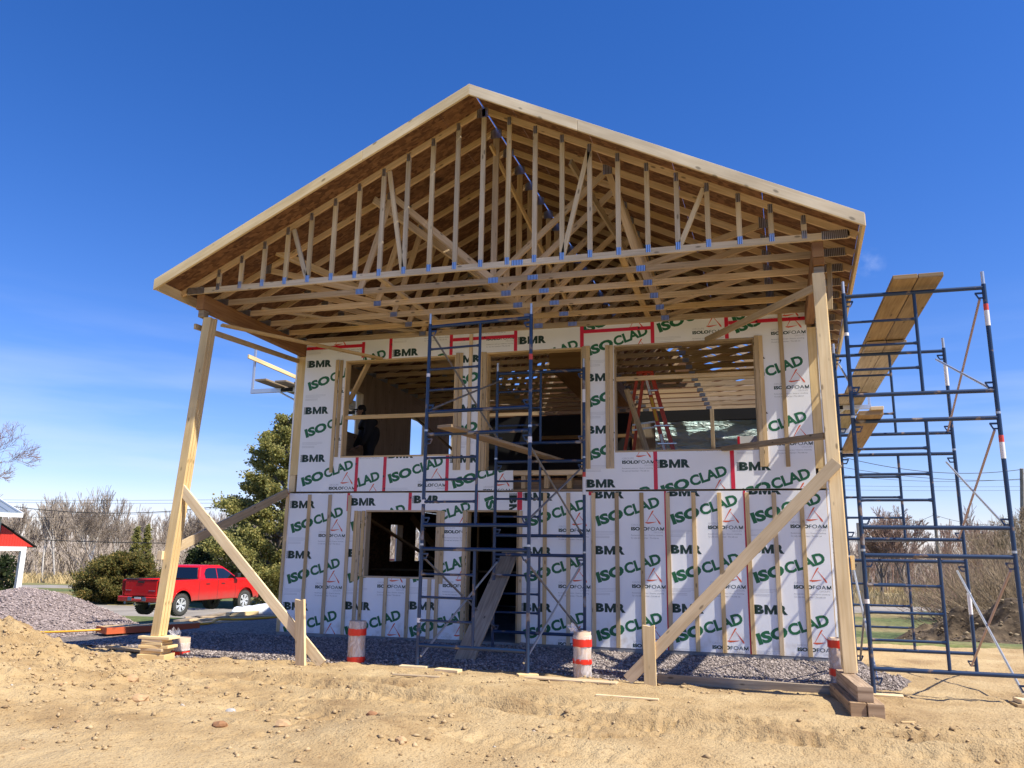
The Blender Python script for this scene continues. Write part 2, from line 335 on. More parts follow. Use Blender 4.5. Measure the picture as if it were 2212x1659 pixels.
def sand_z(x, y):
    z = pad_z(x, y)
    m = .56 * np.exp(-((x + 1.1) / 1.55) ** 2 - ((y + 5.05) / 1.1) ** 2) + .34 * np.exp(-((x + .2) / 1.9) ** 2 - ((y + 6.6) / 1.2) ** 2) + .55 * np.exp(-((x + 3.4) / 1.6) ** 2 - ((y + 5.0) / 1.6) ** 2)
    m2 = .16 * np.exp(-((x - 5.0) / .55) ** 2 - ((y + 6.5) / .55) ** 2)
    rough = .32 + 1.3 * np.exp(-((x + .8) / 2.6) ** 2 - ((y + 5.6) / 2.0) ** 2)
    z = z + m + m2 + fbm(x * .5, y * .5, 3, 1) * .09 + rough * (fbm(x * 2.2, y * 2.2, 5, 2) * .15 + np.maximum(0, fbm(x * 6, y * 6, 3, 3) - .02) * .20 - np.maximum(0, fbm(x * 4.3 + 9, y * 4.3, 4, 5) - .10) * .22)
    crumb = np.clip(rough - .42, 0, 1.4)
    z = z + crumb * (.075 * (np.abs(fbm(x * 5.5, y * 5.5, 3, 1)) * -2 + .35) + .045 * (np.abs(fbm(x * 13, y * 13, 2, 4)) * -2 + .3))
    # crawler track prints
    for (ax, ay, bx, by, n, w) in ((6.35, -5.55, 7.55, -4.85, 12, .10), (6.5, -5.85, 7.2, -5.5, 8, .12), (8.4, -5.3, 10.6, -4.2, 20, .05), (3.4, -5.2, 5.0, -4.7, 14, .05)):
        for i in range(n):
            t = i / (n - 1); cx = ax + (bx - ax) * t; cy = ay + (by - ay) * t
            z = z - w * 1.0 * np.exp(-((x - cx) / .022) ** 2 - ((y - cy) / .09) ** 2)
    for (ax, ay, bx, by, w_, dp) in ((1.8, -3.75, 12.5, -5.6, .16, .045), (1.8, -4.25, 12.5, -6.15, .16, .045), (3.2, -5.05, 12.5, -4.3, .13, .03), (3.0, -5.6, 12.0, -7.4, .2, .04)):
        ln = math.hypot(bx - ax, by - ay); ux, uy = (bx - ax) / ln, (by - ay) / ln; al = (x - ax) * ux + (y - ay) * uy; ac = -(x - ax) * uy + (y - ay) * ux + .22 * fbm(al * .35, al * 0 + dp * 90, 2, 3)
        on = sstep(-.4, .6, al) * sstep(ln + .4, ln - .6, al) * (.35 + 1.3 * np.clip(fbm(x * .55, y * .55, 3, 4) + .35, 0, 1))
        z = z - on * dp * np.exp(-(ac / w_) ** 4) * (1 + .55 * np.sign(np.sin(al * 38)) * .6) + on * dp * .75 * np.exp(-((np.abs(ac) - w_ * 1.45) / .07) ** 2)
    tr = np.sin((y + .42 * x) * 3.1 + 2.2 * fbm(x * .3, y * .3, 2, 5))
    z = z + .012 * tr * sstep(3, 5, x) * sstep(-2.6, -3.6, y)
    return z

def sand_mat():
    m = new_mat("builders_sand", (.46, .33, .17), .95)
    n = N(m, "ShaderNodeTexNoise"); n.inputs["Scale"].default_value = 1.1; n.inputs["Detail"].default_value = 9; n.inputs["Roughness"].default_value = .62
    Lk(m, coords(m, "Object", (1, 1, 1)), n.inputs[0])
    r = ramp(m, [(.30, (.26, .168, .078)), (.46, (.385, .268, .132)), (.68, (.47, .35, .19))]); Lk(m, n.outputs[0], r.inputs[0])
    f = N(m, "ShaderNodeTexNoise"); f.inputs["Scale"].default_value = 28; f.inputs["Detail"].default_value = 6; Lk(m, coords(m, "Object", (1, 1, 1)), f.inputs[0])
    r2 = ramp(m, [(.30, (.66, .58, .50)), (.42, (1, 1, 1))]); Lk(m, f.outputs[0], r2.inputs[0])
    Lk(m, mixrgb(m, 1, r.outputs[0], r2.outputs[0], 'MULTIPLY'), BSDF(m).inputs["Base Color"])
    g = N(m, "ShaderNodeTexNoise"); g.inputs["Scale"].default_value = 60; g.inputs["Detail"].default_value = 5; Lk(m, coords(m, "Object", (1, 1, 1)), g.inputs[0])
    bump(m, mixrgb(m, .4, f.outputs[0], g.outputs[0]), 1.0, .035); return m
M['sand'] = sand_mat()
def grid_obj(name, xs, ys, zf, mat, kind='structure', keep=None):
    X, Y = np.meshgrid(xs, ys, indexing='ij'); Z = zf(X, Y); V = np.stack([X, Y, Z], -1).reshape(-1, 3)
    nx, ny = len(xs), len(ys); I = np.arange(nx * ny).reshape(nx, ny)
    F = np.stack([I[:-1, :-1], I[1:, :-1], I[1:, 1:], I[:-1, 1:]], -1).reshape(-1, 4)
    if keep is not None:
        c = V[F].mean(1); F = F[keep(c[:, 0], c[:, 1])]
    o = np_mesh(name, V, F, mat, True); o["kind"] = kind; return o
def gsp(segs):
    out = []
    for a, b, st in segs: out += list(np.arange(a, b, st))
    return np.array(out + [segs[-1][1]])
def sand_sheet(x, y):
    z = sand_z(x, y)
    lip = np.where((x > 0.0) & (x < 9.3) & (y > .15) & (y < 11), -.25, 0)
    # sinks under the grass where the sand stops
    e = .10 * fbm(x * .8, y * .8, 3, 4)
    edge = sstep(3.3, 4.6, y + 6 * e) * sstep(9.6, 10.2, x) + sstep(-4.4, -6.2, x) + sstep(-2.6, -1.4, y) * sstep(1.5, .2, x)
    return z + lip - .6 * np.clip(edge, 0, 1)
grid_obj("sand", gsp([(-8, -3, .09), (-3, 4.8, .026), (4.8, 11.6, .04), (11.6, 20, .12)]), gsp([(-13, -7.6, .12), (-7.6, -2.2, .026), (-2.2, 6, .09)]), sand_sheet, M['sand'],
         keep=lambda x, y: ~((x > .4) & (x < 8.9) & (y > .5)))

def field_mat():
    m = new_mat("spring_grass", (.1, .12, .04), .9)
    n = N(m, "ShaderNodeTexNoise"); n.inputs["Scale"].default_value = .10; n.inputs["Detail"].default_value = 9; n.inputs["Roughness"].default_value = .6; Lk(m, coords(m, "Object", (1, 1, 1)), n.inputs[0])
    r = ramp(m, [(.36, (.055, .115, .022)), (.50, (.13, .15, .045)), (.62, (.29, .22, .10))]); Lk(m, n.outputs[0], r.inputs[0])
    sp_ = N(m, "ShaderNodeSeparateXYZ"); t = N(m, "ShaderNodeTexCoord"); Lk(m, t.outputs["Object"], sp_.inputs[0])
    far = N(m, "ShaderNodeMapRange"); far.inputs[1].default_value = 46; far.inputs[2].default_value = 66; Lk(m, sp_.outputs[1], far.inputs[0])
    f = N(m, "ShaderNodeTexNoise"); f.inputs["Scale"].default_value = 5; f.inputs["Detail"].default_value = 7; Lk(m, coords(m, "Object", (1, 1, 1)), f.inputs[0])
    r2 = ramp(m, [(.3, (.55, .55, .5)), (.65, (1.15, 1.15, 1.1))]); Lk(m, f.outputs[0], r2.inputs[0])
    dry = ramp(m, [(.35, (.34, .25, .12)), (.65, (.47, .37, .20))]); Lk(m, n.outputs[0], dry.inputs[0])
    c = mixrgb(m, far.outputs[0], r.outputs[0], dry.outputs[0])
    Lk(m, mixrgb(m, 1, c, r2.outputs[0], 'MULTIPLY'), BSDF(m).inputs["Base Color"]); bump(m, f.outputs[0], .8, .08); return m
M['field'] = field_mat()
def field_z(x, y):
    z = pad_z(x, y) - .05
    near = (x > -5.5) & (x < 13) & (y < 4.2)
    z = np.where(near & (y < 4.0), z - .5, z)
    z = np.where((x > -2) & (x < 9.8) & (y < 12), np.minimum(z, -.55), z)
    return z + .05 * fbm(x * .35, y * .35, 3, 6)
grid_obj("grass_field", gsp([(-420, -60, 30), (-60, 60, .8), (60, 420, 30)]), gsp([(-60, -14, 6), (-14, 60, .8), (60, 520, 30)]), field_z, M['field'])

def asphalt():
    m = new_mat("gray_asphalt", (.16, .155, .15), .9); n = N(m, "ShaderNodeTexNoise"); n.inputs["Scale"].default_value = .6; n.inputs["Detail"].default_value = 10
    Lk(m, coords(m, "Object", (1, 1, 1)), n.inputs[0]); r = ramp(m, [(.3, (.22, .195, .17)), (.7, (.33, .30, .265))]); Lk(m, n.outputs[0], r.inputs[0]); Lk(m, r.outputs[0], BSDF(m).inputs["Base Color"])
    return m
M['asphalt'] = asphalt()
def ribbon(name, pts, w, mat, lift):
    P = []
    for (a, b) in zip(pts[:-1], pts[1:]):
        n = max(2, int(math.dist(a, b) / .8))
        for i in range(n): P.append((a[0] + (b[0] - a[0]) * i / n, a[1] + (b[1] - a[1]) * i / n))
    P.append(pts[-1]); P = np.array(P); d = np.gradient(P, axis=0); d /= np.linalg.norm(d, axis=1)[:, None]; nrm = np.stack([-d[:, 1], d[:, 0]], 1)
    rows = []
    for t in np.linspace(-.5, .5, 7):
        q = P + nrm * w * t; z = np.maximum(field_z(q[:, 0], q[:, 1]), pad_z(q[:, 0], q[:, 1]) - .05) + lift - (.10 if abs(t) > .49 else 0)
        rows.append(np.concatenate([q, z[:, None]], 1))
    V = np.stack(rows, 1).reshape(-1, 3); I = np.arange(len(V)).reshape(-1, 7)
    F = np.stack([I[:-1, :-1], I[1:, :-1], I[1:, 1:], I[:-1, 1:]], -1).reshape(-1, 4)
    o = np_mesh(name, V, F, mat, True); o["kind"] = 'structure'; return o
ribbon("driveway", [(-45, 22), (-27, 20.5), (-16, 21.5), (-6, 24.5), (6, 30), (18, 40)], 6.5, M['asphalt'], .06)
ribbon("road", [(-180, 30), (-70, 46), (-28, 54), (30, 62), (150, 80)], 7.0, M['asphalt'], .07)

# gravel apron
def gravel_mat(name, stops, sc=34):
    m = new_mat(name, (.3, .28, .28), .9)
    v = N(m, "ShaderNodeTexVoronoi"); v.inputs["Scale"].default_value = sc; Lk(m, coords(m, "Object", (1, 1, 1)), v.inputs[0])
    s = N(m, "ShaderNodeSeparateColor"); Lk(m, v.outputs["Color"], s.inputs[0]); r = ramp(m, stops); Lk(m, s.outputs[0], r.inputs[0])
    e = ramp(m, [(.0, (1.05, 1.05, 1.05)), (.75, (.45, .45, .45))]); Lk(m, v.outputs["Distance"], e.inputs[0])
    Lk(m, mixrgb(m, 1, r.outputs[0], e.outputs[0], 'MULTIPLY'), BSDF(m).inputs["Base Color"]); bump(m, v.outputs["Distance"], -1.0, .03); return m
GST = [(0, (.10, .08, .074)), (.5, (.22, .182, .168)), (1, (.42, .36, .33))]
M['gravel'] = gravel_mat("crushed_stone", GST)
PST = [(0, (.21, .16, .15)), (.5, (.33, .265, .25)), (1, (.46, .38, .36))]
M['gravel_pile'] = gravel_mat("crushed_stone_heap", PST, 22)
def stone_mat(name, stops):
    m = new_mat(name, (.3, .28, .28), .85); g = N(m, "ShaderNodeNewGeometry"); r = ramp(m, stops); Lk(m, g.outputs["Random Per Island"], r.inputs[0]); Lk(m, r.outputs[0], BSDF(m).inputs["Base Color"]); return m
M['stone'] = stone_mat("loose_crushed_stone", GST)
M['stone_pile'] = stone_mat("loose_heap_stone", PST)
M['clod'] = stone_mat("dry_sand_clods", [(0, (.24, .155, .078)), (.3, (.37, .26, .135)), (.9, (.48, .35, .195)), (.985, (.34, .20, .10)), (1, (.46, .44, .40))])
def front_edge(x):
    """y of the sand/gravel border along the front"""
    return np.interp(x, [-5.5, -3.2, -.9, .45, 2.9, 6.2, 8.8, 9.7, 10.3], [-.9, -1.9, -2.75, -2.95, -2.62, -2.58, -2.62, -2.3, -.6]) + .16 * fbm(np.asarray(x) * 2.1, np.asarray(x) * 0 + 3.3, 3, 7)
def gravel_z(x, y):
    h = .045 + .05 * fbm(x * .9, y * .9, 3, 5) + .015 * fbm(x * 9, y * 9, 2, 2)
    rim = np.minimum(np.minimum(y - front_edge(x), (x + 6.6) * .6), np.minimum((10.15 - x) * .8, (8.6 - y)))
    rim = np.where((x > 9.4) & (y > -1.2), np.minimum(rim, (9.9 - x) * .6), rim)
    z = pad_z(x, y) + h - .30 * sstep(.25, -.25, rim)
    return np.where((x > .3) & (x < 9.0) & (y > .12), -.35, z)
grid_obj("gravel_apron", gsp([(-7.4, 11, .06)]), gsp([(-3.6, 9.4, .065)]), gravel_z, M['gravel'], keep=lambda x, y: (y - front_edge(x) > -.35) & ~((x > .4) & (x < 8.9) & (y > .4)))

OCT_V = np.array([(1, 0, 0), (-1, 0, 0), (0, 1, 0), (0, -1, 0), (0, 0, 1), (0, 0, -1)], float)
OCT_F = np.array([(0, 2, 4), (2, 1, 4), (1, 3, 4), (3, 0, 4), (2, 0, 5), (1, 2, 5), (3, 1, 5), (0, 3, 5)])
CUB_V = np.array([(a, b, c) for a in (-.7, .7) for b in (-.7, .7) for c in (-.7, .7)], float)
def stones(name, P, size, mat, flat=.7, seed=1):
    r = np.random.RandomState(seed); n = len(P)
    V = OCT_V[None] * (1 + .55 * (r.rand(n, 6, 1) - .5)) + (r.rand(n, 6, 3) - .5) * .55
    a = r.rand(n) * 6.28; ca, sa = np.cos(a), np.sin(a); x = V[..., 0] * ca[:, None] - V[..., 1] * sa[:, None]; y = V[..., 0] * sa[:, None] + V[..., 1] * ca[:, None]
    V = np.stack([x * (1 + .5 * r.rand(n)[:, None]), y, V[..., 2] * flat], -1) * size[:, None, None] + P[:, None, :]
    F = (OCT_F[None] + (np.arange(n) * 6)[:, None, None]).reshape(-1, 3)
    o = np_mesh(name, V.reshape(-1, 3), F, mat); o["kind"] = 'stuff'; return o
r_ = np.random.RandomState(5)
xs = r_.uniform(-4.8, 9.9, 52000); ys = -3.3 + 3.3 * r_.rand(52000) ** 1.35
ok = (ys > front_edge(xs) - .18 * r_.rand(52000) ** 2.5)
xs, ys = xs[ok], ys[ok]; sz = .010 + .014 * r_.rand(len(xs)) ** 1.6
zz = np.maximum(gravel_z(xs, ys), sand_z(xs, ys)) + .004
ok = gravel_z(xs, ys) > sand_z(xs, ys) - .06; xs, ys, zz, sz = xs[ok], ys[ok], zz[ok], sz[ok]
stones("loose_gravel", np.stack([xs, ys, zz], 1), sz, M['stone'], .8, 3)
NC = 42000; xs = r_.uniform(-3.4, 12.5, NC); ys = r_.uniform(-8.0, -2.5, NC)
dens = .6 * (.03 + 1.5 * np.exp(-((xs + .2) / 2.4) ** 2 - ((ys + 5.6) / 1.7) ** 2) + .55 * (fbm(xs * 1.0 + .5 * ys, ys * 1.9, 4, 6) > .10) + .5 * np.exp(-((xs - 5.1) / .6) ** 2 - ((ys + 6.5) / .5) ** 2))
ok = r_.rand(NC) < dens; xs, ys = xs[ok], ys[ok]; sz = .004 + .026 * r_.rand(len(xs)) ** 5.5
stones("sand_clods", np.stack([xs, ys, sand_z(xs, ys) + sz * .25], 1), sz, M['clod'], .75, 4)

# ------------------------------------------------------------------ writing on the foam sheets
def text_poly(body, offset=0.0):
    cu = bpy.data.curves.new("lettering_source", 'FONT'); cu.body = body; cu.offset = offset; cu.resolution_u = 3; cu.fill_mode = 'FRONT' if hasattr(cu, 'fill_mode') else cu.fill_mode
    o = bpy.data.objects.new("lettering_source", cu); COL.objects.link(o); dg = bpy.context.evaluated_depsgraph_get(); dg.update()
    me = bpy.data.meshes.new_from_object(o.evaluated_get(dg)); V = np.array([v.co[:2] for v in me.vertices]).reshape(-1, 2); F = [tuple(p.vertices) for p in me.polygons]
    bpy.data.objects.remove(o); bpy.data.curves.remove(cu); bpy.data.meshes.remove(me); return V, F
def fit(VF, x, y, w, h, ang=0.0, org=None):
    V, F = VF; a, b = V.min(0), V.max(0); V = (V - a) / (b - a) * (w, h)
    if ang:
        c, s = math.cos(ang), math.sin(ang); V = np.stack([V[:, 0] * c - V[:, 1] * s, V[:, 0] * s + V[:, 1] * c], 1)
    return V + (x, y), F
CELL = []   # (verts2d, faces, material) of one repeat: baseline of the shop initials at v = 0
def add_cell(VF, m): CELL.append((VF[0], VF[1], m))
def heavy_m(x, y, w, h, s):
    V = []; F = []
    for q in ([(0, 0), (s, 0), (s, 1), (0, 1)], [(1 - s, 0), (1, 0), (1, 1), (1 - s, 1)], [(s, 1), (s, .50), (.42, 0), (.5, 0), (.5, .40)], [(1 - s, 1), (.5, .40), (.5, 0), (.58, 0), (1 - s, .50)]):
        F.append(tuple(range(len(V), len(V) + len(q)))); V += [(x + a * w, y + b * h) for a, b in q]
    return np.array(V), F
add_cell(fit(text_poly("B", .065), .085, 0, .136, .137), 1)
add_cell(heavy_m(.232, 0, .180, .137, .25), 1)
add_cell(fit(text_poly("R", .065), .424, 0, .140, .137), 1)
for k in range(7): add_cell((np.array([(.045 + .004 * (k % 2), .004 + k * .0195), (.115, .004 + k * .0195), (.115, .0145 + k * .0195), (.048 + .004 * (k % 2), .0145 + k * .0195)]), [(0, 1, 2, 3)]), 1)
AN = R(17.9)
def rot_at(u, v, t): return (u + t * math.cos(AN), v + t * math.sin(AN))
o_ = (.135, -.452)
add_cell(fit(text_poly("ISO", .055), o_[0], o_[1], .455, .172, AN), 0)
p_ = rot_at(*o_, .470); add_cell(fit(text_poly("CLAD", .042), p_[0], p_[1], .600, .172, AN), 0)
add_cell(fit(text_poly("ISOLO", .05), .672, -.512, .262, .056), 1)
add_cell(fit(text_poly("FOA", .0), .940, -.512, .186, .056), 1); add_cell(heavy_m(1.136, -.512, .062, .056, .14), 1)
add_cell(fit(text_poly("GROUPE", .0), .675, -.438, .19, .030), 3)
add_cell(fit(text_poly("GROUPE", .0), 1.03, -.553, .15, .026), 3)
add_cell(fit(text_poly("Revetement exterieur / Exterior sheathing", .0), .672, -.600, .50, .024), 4)
add_cell(fit(text_poly("Ce cote vers l'exterieur / This side out", .0), .672, -.640, .44, .024), 4)
for k in range(5):
    y = -.535 - k * .021 - (.012 if k > 2 else 0); w = .42 if k < 3 else .26; t = .0045 if k < 3 else .006
    add_cell((np.array([(.06, y), (.06 + w * (.75 if k == 2 else 1), y), (.06 + w * (.75 if k == 2 else 1), y + t), (.06, y + t)]), [(0, 1, 2, 3)]), 3)
def stroke(pts, ws):
    L_, R_ = [], []
    for i, (x, y) in enumerate(pts):
        a = pts[max(0, i - 1)]; b = pts[min(len(pts) - 1, i + 1)]; dx, dy = b[0] - a[0], b[1] - a[1]; n = math.hypot(dx, dy); nx, ny = -dy / n, dx / n
        L_.append((x + nx * ws[i], y + ny * ws[i])); R_.append((x - nx * ws[i], y - ny * ws[i]))
    V = np.array(L_ + R_); k = len(pts); return V, [(i, i + 1, k + i + 1, k + i) for i in range(k - 1)]
add_cell(stroke([(.925, -.375), (.955, -.32), (.99, -.26), (1.02, -.21), (1.035, -.195)], [.003, .005, .008, .011, .004]), 2)
add_cell(stroke([(1.02, -.245), (1.055, -.29), (1.095, -.345), (1.125, -.39), (1.14, -.415)], [.003, .004, .007, .013, .005]), 2)
add_cell(stroke([(.90, -.385), (.94, -.392), (.99, -.388), (1.04, -.38), (1.075, -.375)], [.006, .013, .010, .005, .002]), 2)
INK = None
def clip_rect(bm, x0, x1, z0, z1):
    for co, no in (((x0, 0, 0), (-1, 0, 0)), ((x1, 0, 0), (1, 0, 0)), ((0, 0, z0), (0, 0, -1)), ((0, 0, z1), (0, 0, 1))):
        bmesh.ops.bisect_plane(bm, geom=bm.verts[:] + bm.edges[:] + bm.faces[:], plane_co=co, plane_no=no, clear_outer=True, clear_inner=False, dist=1e-6)
def sheet(rects, ox, b, parent, thick=.028, y=0.0, rot=False, print_it=True):
    """one foam board cut to rects (x0,x1,z0,z1) at y..y+thick, its print cut with it"""
    me = bpy.data.meshes.new("foam_sheet"); bm = bmesh.new()
    for (x0, x1, z0, z1) in rects:
        r = bmesh.ops.create_cube(bm, size=1, matrix=Matrix.Translation(((x0 + x1) / 2, y + thick / 2, (z0 + z1) / 2)) @ Matrix.Diagonal((x1 - x0, thick, z1 - z0, 1)))
        for f in {f for v in r['verts'] for f in v.link_faces}: f.material_index = 0
    if print_it:
        for (x0, x1, z0, z1) in rects:
            bt = bmesh.new()
            ks = range(-8, 9)
            for k in ks:
                bb = b + k * .8975
                if not rot and (bb + .25 < z0 or bb - .75 > z1): continue
                if rot and abs(k) > 1: continue
                for V, F, mi in CELL:
                    if rot: P = [(b + k * .8975 + v[1], y - .0016, ox - v[0]) for v in V]
                    else: P = [(ox + v[0], y - .0016, bb + v[1]) for v in V]
                    xs_ = [p[0] for p in P]; zs_ = [p[2] for p in P]
                    if max(xs_) < x0 or min(xs_) > x1 or max(zs_) < z0 or min(zs_) > z1: continue
                    vs = [bt.verts.new(p) for p in P]
                    for f in F:
                        try: fc = bt.faces.new([vs[i] for i in f]); fc.material_index = mi + 1
                        except ValueError: pass
            clip_rect(bt, x0 + .002, x1 - .002, z0 + .002, z1 - .002)
            tmp = bpy.data.meshes.new("tmp"); bt.to_mesh(tmp); bt.free(); bm.from_mesh(tmp); bpy.data.meshes.remove(tmp)
    off = WL[parent.name]; bmesh.ops.translate(bm, verts=bm.verts[:], vec=-off)
    bm.to_mesh(me); bm.free()
    for q in ('sheath', 'ink_green', 'ink_dark', 'ink_orange', 'ink_gray', 'ink_text'): me.materials.append(M[q])
    o = bpy.data.objects.new("foam_sheet", me); link(o, parent); WL[o.name] = off; return o
# ------------------------------------------------------------------ the house
house = thing("unfinished_house", "two-storey house under construction with bare gable trusses and printed white foam sheathing", "house", (0, 0, GZ))
def part(mb, name, mat, parent=house, bevel=0.0, label=None): return mb.build(name, mat, parent, bevel, label=label)
def board(name, p0, p1, w, h, mat='wood', up=(0, 0, 1), parent=house, bevel=0.003, label=None):
    return MB().beam(p0, p1, w, h, up).build(name, M[mat], parent, bevel, label=label)
def vbox(name, x0, x1, y0, y1, z0, z1, mat='wood', parent=house, bevel=0.003, label=None):
    return MB().box(x0, x1, y0, y1, z0, z1).build(name, M[mat], parent, bevel, label=label)
WX = 9.29; BD = 8.8
# foundation + floors
f = MB(); f.box(-.035, WX + .035, .004, .204, -.62, -.004, axis=0); f.box(-.035, .165, .204, BD, -.62, -.004, axis=1); f.box(WX - .165, WX + .035, .204, BD, -.62, -.004, axis=1); f.box(-.035, WX + .035, BD, BD + .2, -.62, -.004, axis=0)
part(f, "foundation", M['concrete'])
part(MB().box(.165, WX - .165, .204, BD, -.3, -.02), "ground_floor_slab", M['concrete'])
part(MB().box(.17, WX - .17, .17, BD - .05, 2.66, 2.685), "upper_floor_deck", M['osb'])
for k in range(21):
    y = .62 + .406 * k
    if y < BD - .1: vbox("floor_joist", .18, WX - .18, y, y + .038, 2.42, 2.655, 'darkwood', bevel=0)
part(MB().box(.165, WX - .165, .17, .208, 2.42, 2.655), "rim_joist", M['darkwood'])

# foam sheets: rects, print origin, print phase
sheet([(.02, 1.235, 0, 2.44)], .01, 2.17, house)
sheet([(1.24, 1.592, 0, 2.44), (1.592, 2.43, 0, .99), (1.592, 2.43, 2.137, 2.44)], 1.215, 2.215, house)
sheet([(2.436, 2.958, 0, .99), (2.436, 2.958, 2.137, 2.44), (2.958, 3.50, 0, 2.44), (3.50, 3.66, 2.137, 2.44)], 2.425, 2.255, house)
sheet([(3.665, 4.43, 2.14, 2.44)], 2.47, 4.247, house, rot=True)
sheet([(4.436, 5.645, 0, 2.44)], 4.435, 2.294, house)
sheet([(5.65, 6.85, 0, 2.44)], 5.63, 2.327, house)
sheet([(6.855, 8.068, 0, 2.44)], 6.838, 2.357, house)
sheet([(8.073, 9.275, 0, 2.44)], 8.063, 2.38, house)
ZU = 2.472
sheet([(.163, 1.016, ZU, 5.185), (1.016, 1.36, ZU, 3.10), (1.016, 1.36, 4.90, 5.185)], .155, 4.809, house)
sheet([(.163, 1.36, 5.19, 5.283)], -.15, 5.62, house)
sheet([(1.366, 1.915, 4.90, 5.283)], .695, 5.06, house); sheet([(1.366, 1.915, ZU, 3.10)], .69, 2.80, house)
sheet([(1.92, 3.105, 4.90, 5.283)], 1.91, 4.934, house); sheet([(1.92, 3.105, ZU, 3.10)], 1.895, 3.055, house)
sheet([(3.11, 3.21, ZU, 3.10), (3.21, 3.79, ZU, 5.185), (3.11, 3.21, 4.90, 5.185), (3.79, 4.307, ZU, 2.81), (3.79, 4.315, 4.912, 5.185)], 3.105, 4.748, house)
sheet([(3.11, 4.315, 5.19, 5.283)], 3.02, 5.90, house)
sheet([(4.32, 5.50, 4.915, 5.283)], 4.306, 5.027, house)
sheet([(5.512, 6.055, ZU, 5.185), (6.055, 6.71, ZU, 3.10), (6.055, 6.71, 4.91, 5.185)], 5.50, 4.30, house)
sheet([(5.505, 6.71, 5.19, 5.283)], 5.42, 5.60, house)
sheet([(6.716, 7.915, 4.915, 5.283)], 6.698, 4.640, house); sheet([(6.716, 7.915, ZU, 3.10)], 6.698, 2.815, house)
sheet([(7.92, 8.34, ZU, 3.10), (8.34, 9.15, ZU, 5.185), (7.92, 8.34, 4.92, 5.185)], 7.935, 4.55, house)
sheet([(7.92, 9.15, 5.19, 5.283)], 7.90, 5.64, house)
# red tape
for (x, z0, z1, w) in [(1.237, 2.12, 2.44, .055), (2.433, 2.137, 2.44, .06), (3.662, 2.14, 2.44, .055), (4.433, 2.14, 2.44, .085), (5.647, 2.38, 2.44, .07), (6.857, 0, 2.44, .034), (8.077, 0, 2.44, .034), (0.0, 2.30, 2.44, .06),
                       (1.362, 4.95, 5.25, .06), (1.917, 4.9, 5.283, .06), (3.108, 4.905, 5.283, .06), (4.318, 4.915, 5.283, .06), (5.507, 4.915, 5.283, .065), (6.713, 4.915, 5.283, .06), (7.918, 4.92, 5.283, .06),
                       (1.362, ZU, 3.10, .06), (1.917, ZU, 3.10, .06), (3.108, ZU, 3.10, .06), (6.713, ZU, 3.09, .062), (7.918, ZU, 3.09, .062)]:
    vbox("red_tape_strip", x - w / 2, x + w / 2, -.0034, -.0020, z0, z1, 'tape', bevel=0)
for (x0, x1) in [(.17, 1.335), (3.14, 4.288), (5.54, 6.683), (7.95, 9.148)]: vbox("red_tape_strip", x0, x1, -.0048, -.0036, 5.155, 5.215, 'tape', bevel=0)
# furring strips
FW = .064
for (x, z0, z1) in [(-.03, 0, 2.42), (.425, 0, 2.416), (.841, 0, 2.414), (1.237, 0, 2.40), (1.375, .90, 2.125), (1.442, 0, 2.12), (1.522, .99, 2.125), (1.548, 0, .985), (2.014, 0, .983), (2.429, 0, .985), (2.825, 0, .985), (2.962, 0, 2.13), (3.03, .90, 2.124), (3.43, 0, 2.13),
                     (4.425, 0, 2.13), (4.843, 0, 2.428), (5.239, 0, 2.425), (5.66, 0, 2.423), (6.044, 0, 2.421), (6.446, 0, 2.419), (6.862, 0, 2.417), (7.266, 0, 2.416), (7.662, 0, 2.413), (8.082, 0, 2.411), (8.482, 0, 2.409), (8.880, 0, 2.40),
                     (.820, 2.815, 4.930), (.905, 3.10, 4.92), (3.215, 2.83, 4.935), (3.285, 2.83, 4.93), (3.655, 2.812, 4.925), (3.726, 2.812, 4.92), (5.517, 2.82, 4.925), (5.583, 2.82, 4.928), (5.908, 2.82, 4.92), (5.977, 2.82, 4.917), (8.338, 2.812, 4.94), (8.404, 2.812, 4.935), (8.722, 2.808, 5.280)]:
    vbox("furring_strip", x, x + FW, -.0245, -.0055, z0, z1, 'wood')
vbox("furring_strip", 3.46, 3.46 + FW, -.0245, -.0055, 2.83, 5.27, 'wood')
# opening bucks: each opening one frame part
def opening(x0, x1, z0, z1, sill=True, name="window_opening_frame"):
    m = MB(); a = .022
    m.box(x0 - a, x0, -.0040, .175, z0, z1, axis=2); m.box(x1, x1 + a, -.0040, .175, z0, z1, axis=2)
    m.box(x0 - a, x1 + a, -.0045, .175, z1 + .001, z1 + .03, axis=0)
    if sill: m.box(x0 - a, x1 + a, -.0035, .175, z0 - .03, z0 - .001, axis=0)
    return part(m, name, M['wood'], bevel=.003)
opening(1.614, 2.936, 1.0, 2.108); opening(3.52, 4.39, 0.0, 2.108, False, "door_opening_frame")
opening(1.04, 3.188, 3.112, 4.872); opening(3.812, 5.488, 2.825, 4.882, False, "door_opening_frame"); opening(6.078, 8.318, 3.112, 4.882)
vbox("window_rail", 1.04, 3.188, .06, .10, 3.80, 3.875); vbox("window_rail", 6.078, 8.318, .06, .10, 4.30, 4.375)
